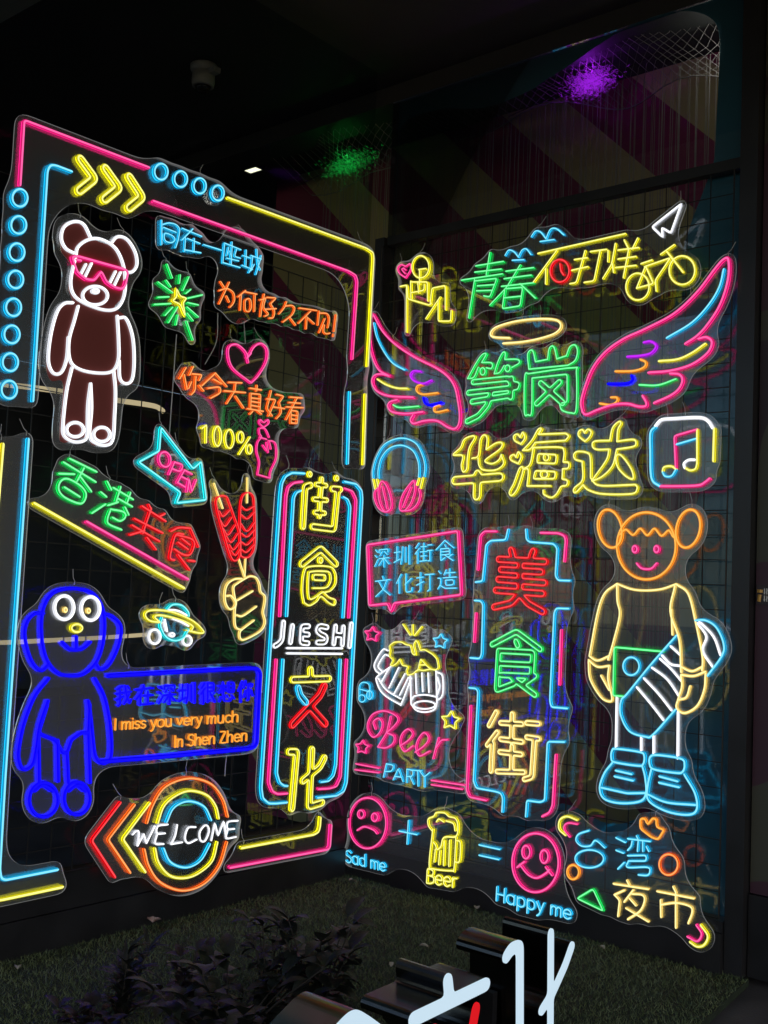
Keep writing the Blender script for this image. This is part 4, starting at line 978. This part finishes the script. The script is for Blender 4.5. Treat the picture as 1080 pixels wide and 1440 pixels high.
# ------------------------------------------------------------------ shrubs and litter
def leafmat(name, c): return pbr(name, c, .45, 0, .35, 30, .2, 200)
M['lf1'] = leafmat('dark_leaf', (.009, .012, .009)); M['lf2'] = leafmat('purple_leaf', (.012, .008, .008)); M['lf3'] = leafmat('grey_leaf', (.010, .012, .010)); M['stem'] = pbr('stem', (.02, .016, .012), .7)
def leaf(mb, p, d, up, L, W):
    d = Vector(d).normalized(); up = Vector(up); s = d.cross(up)
    s = s.normalized() if s.length > 1e-4 else Vector((1,0,0)); n_ = s.cross(d).normalized(); p = Vector(p)
    rows = [(0, .05, 0), (.25, .8, .02), (.5, 1, .0), (.75, .7, -.07), (1, .04, -.2)]
    vs = []
    for t_, w_, z_ in rows:
        c = p+d*L*t_+n_*L*z_
        vs += [c-s*W*w_*.5+n_*W*.16*w_, c, c+s*W*w_*.5+n_*W*.16*w_]
    fs = []
    for i in range(4):
        fs += [(3*i, 3*i+1, 3*i+4, 3*i+3), (3*i+1, 3*i+2, 3*i+5, 3*i+4)]
    mb.add(vs, fs)
def shrub(px, h, spread, nst, L, W, mat, name, label, seed, spiky=False):
    q = random.Random(seed); p = ground(*px)
    r = empty(name, (p[0], p[1], 0), 0); tag(r, label, 'plant')
    ms, ml = MB(), MB()
    for i in range(nst):
        a = q.uniform(0, 2*math.pi); sp_ = spread*q.uniform(.15, 1); hh = h*q.uniform(.6, 1)
        P = [(q.uniform(-.03,.03), q.uniform(-.03,.03), 0), (sp_*.35*math.cos(a), sp_*.35*math.sin(a), hh*.5), (sp_*math.cos(a), sp_*math.sin(a), hh)]
        P = catmull(P, False, 4); ms.tube(P, .0045, 5, taper=.4)
        k = 0
        for j, c in enumerate(P[2:]):
            for _ in range(3 if spiky else 2):
                k += 1; b_ = q.uniform(0, 2*math.pi)
                dr = (math.cos(b_), math.sin(b_), q.uniform(.3, 1.3) if spiky else q.uniform(-.35, .6))
                leaf(ml, c, dr, (0,0,1), L*q.uniform(.6, 1.15), W*q.uniform(.7, 1.2))
        leaf(ml, P[-1], (math.cos(a), math.sin(a), .9), (0,0,1), L, W)
    ms.build('stems', M['stem'], r); ml.build('leaves', mat, r, True)
shrub((440,1462), .40, .16, 9, .095, .058, M['lf3'], 'broadleaf_shrub', 'tall broad leaved shrub, rightmost of the dark plants on the turf', 1)
shrub((375,1452), .36, .13, 8, .075, .040, M['lf1'], 'broadleaf_shrub', 'dense small leaved shrub left of the tall broad leaved one', 2)
shrub((262,1448), .25, .18, 11, .055, .032, M['lf2'], 'purple_shrub', 'low dark purple shrub in the middle of the plants on the turf', 3)
shrub((168,1452), .26, .09, 6, .10, .017, M['lf3'], 'spiky_plant', 'narrow leaved spiky plant, the leftmost upright one on the turf', 4, True)
shrub((320,1500), .30, .28, 15, .10, .055, M['lf1'], 'broadleaf_shrub', 'wide black green shrub at the bottom edge below the purple one', 6)
shrub((130,1480), .14, .20, 9, .06, .035, M['lf2'], 'purple_shrub', 'small creeping reddish shrub at the lower left of the plants', 8)
M['paper'] = pbr('crumpled_paper', (.55, .42, .38), .7, 0, .3, 40); M['dry'] = pbr('dry_leaf', (.34, .32, .26), .7, 0, .3, 40)
def litter(px, size, mat, name, label, seed, cat):
    q = random.Random(seed); p = ground(*px); mb = MB()
    for i in range(3 if cat == 'litter' else 1):
        a = q.uniform(0, 6.28); leaf(mb, (q.uniform(-.02,.02), q.uniform(-.02,.02), .022+.008*i), (math.cos(a), math.sin(a), q.uniform(.1,.6)), (0,0,1), size*q.uniform(.7,1.2), size*.6)
    b_ = [(v[0], v[1], v[2]-.004) for v in mb.v]; f0 = list(mb.f); mb.add(b_, [tuple(reversed(f)) for f in f0])
    o = mb.build(name, mat); o.location = (p[0], p[1], 0); tag(o, label, cat)
litter((209,1304), .05, M['paper'], 'paper_scrap', 'crumpled pinkish paper scrap on the turf below the left grid', 1, 'litter')
litter((583,1334), .035, M['dry'], 'fallen_leaf', 'pale fallen leaf on the open turf above the letter 文', 2, 'leaf')
litter((549,1366), .03, M['dry'], 'fallen_leaf', 'second pale fallen leaf, just left of the letter 文', 3, 'leaf')
litter((675,1284), .05, M['dry'], 'fallen_leaf', 'grey fallen leaf against the base of the right grid', 4, 'leaf')
litter((498,1247), .05, M['dry'], 'fallen_leaf', 'dry fallen leaf on the turf in the inner corner', 5, 'leaf')
litter((20,1366), .045, M['dry'], 'fallen_leaf', 'dry fallen leaf at the far left edge of the turf', 6, 'leaf')
litter((855,1342), .04, M['dry'], 'fallen_leaf', 'dry fallen leaf at the right grid base below the cream 夜', 7, 'leaf')
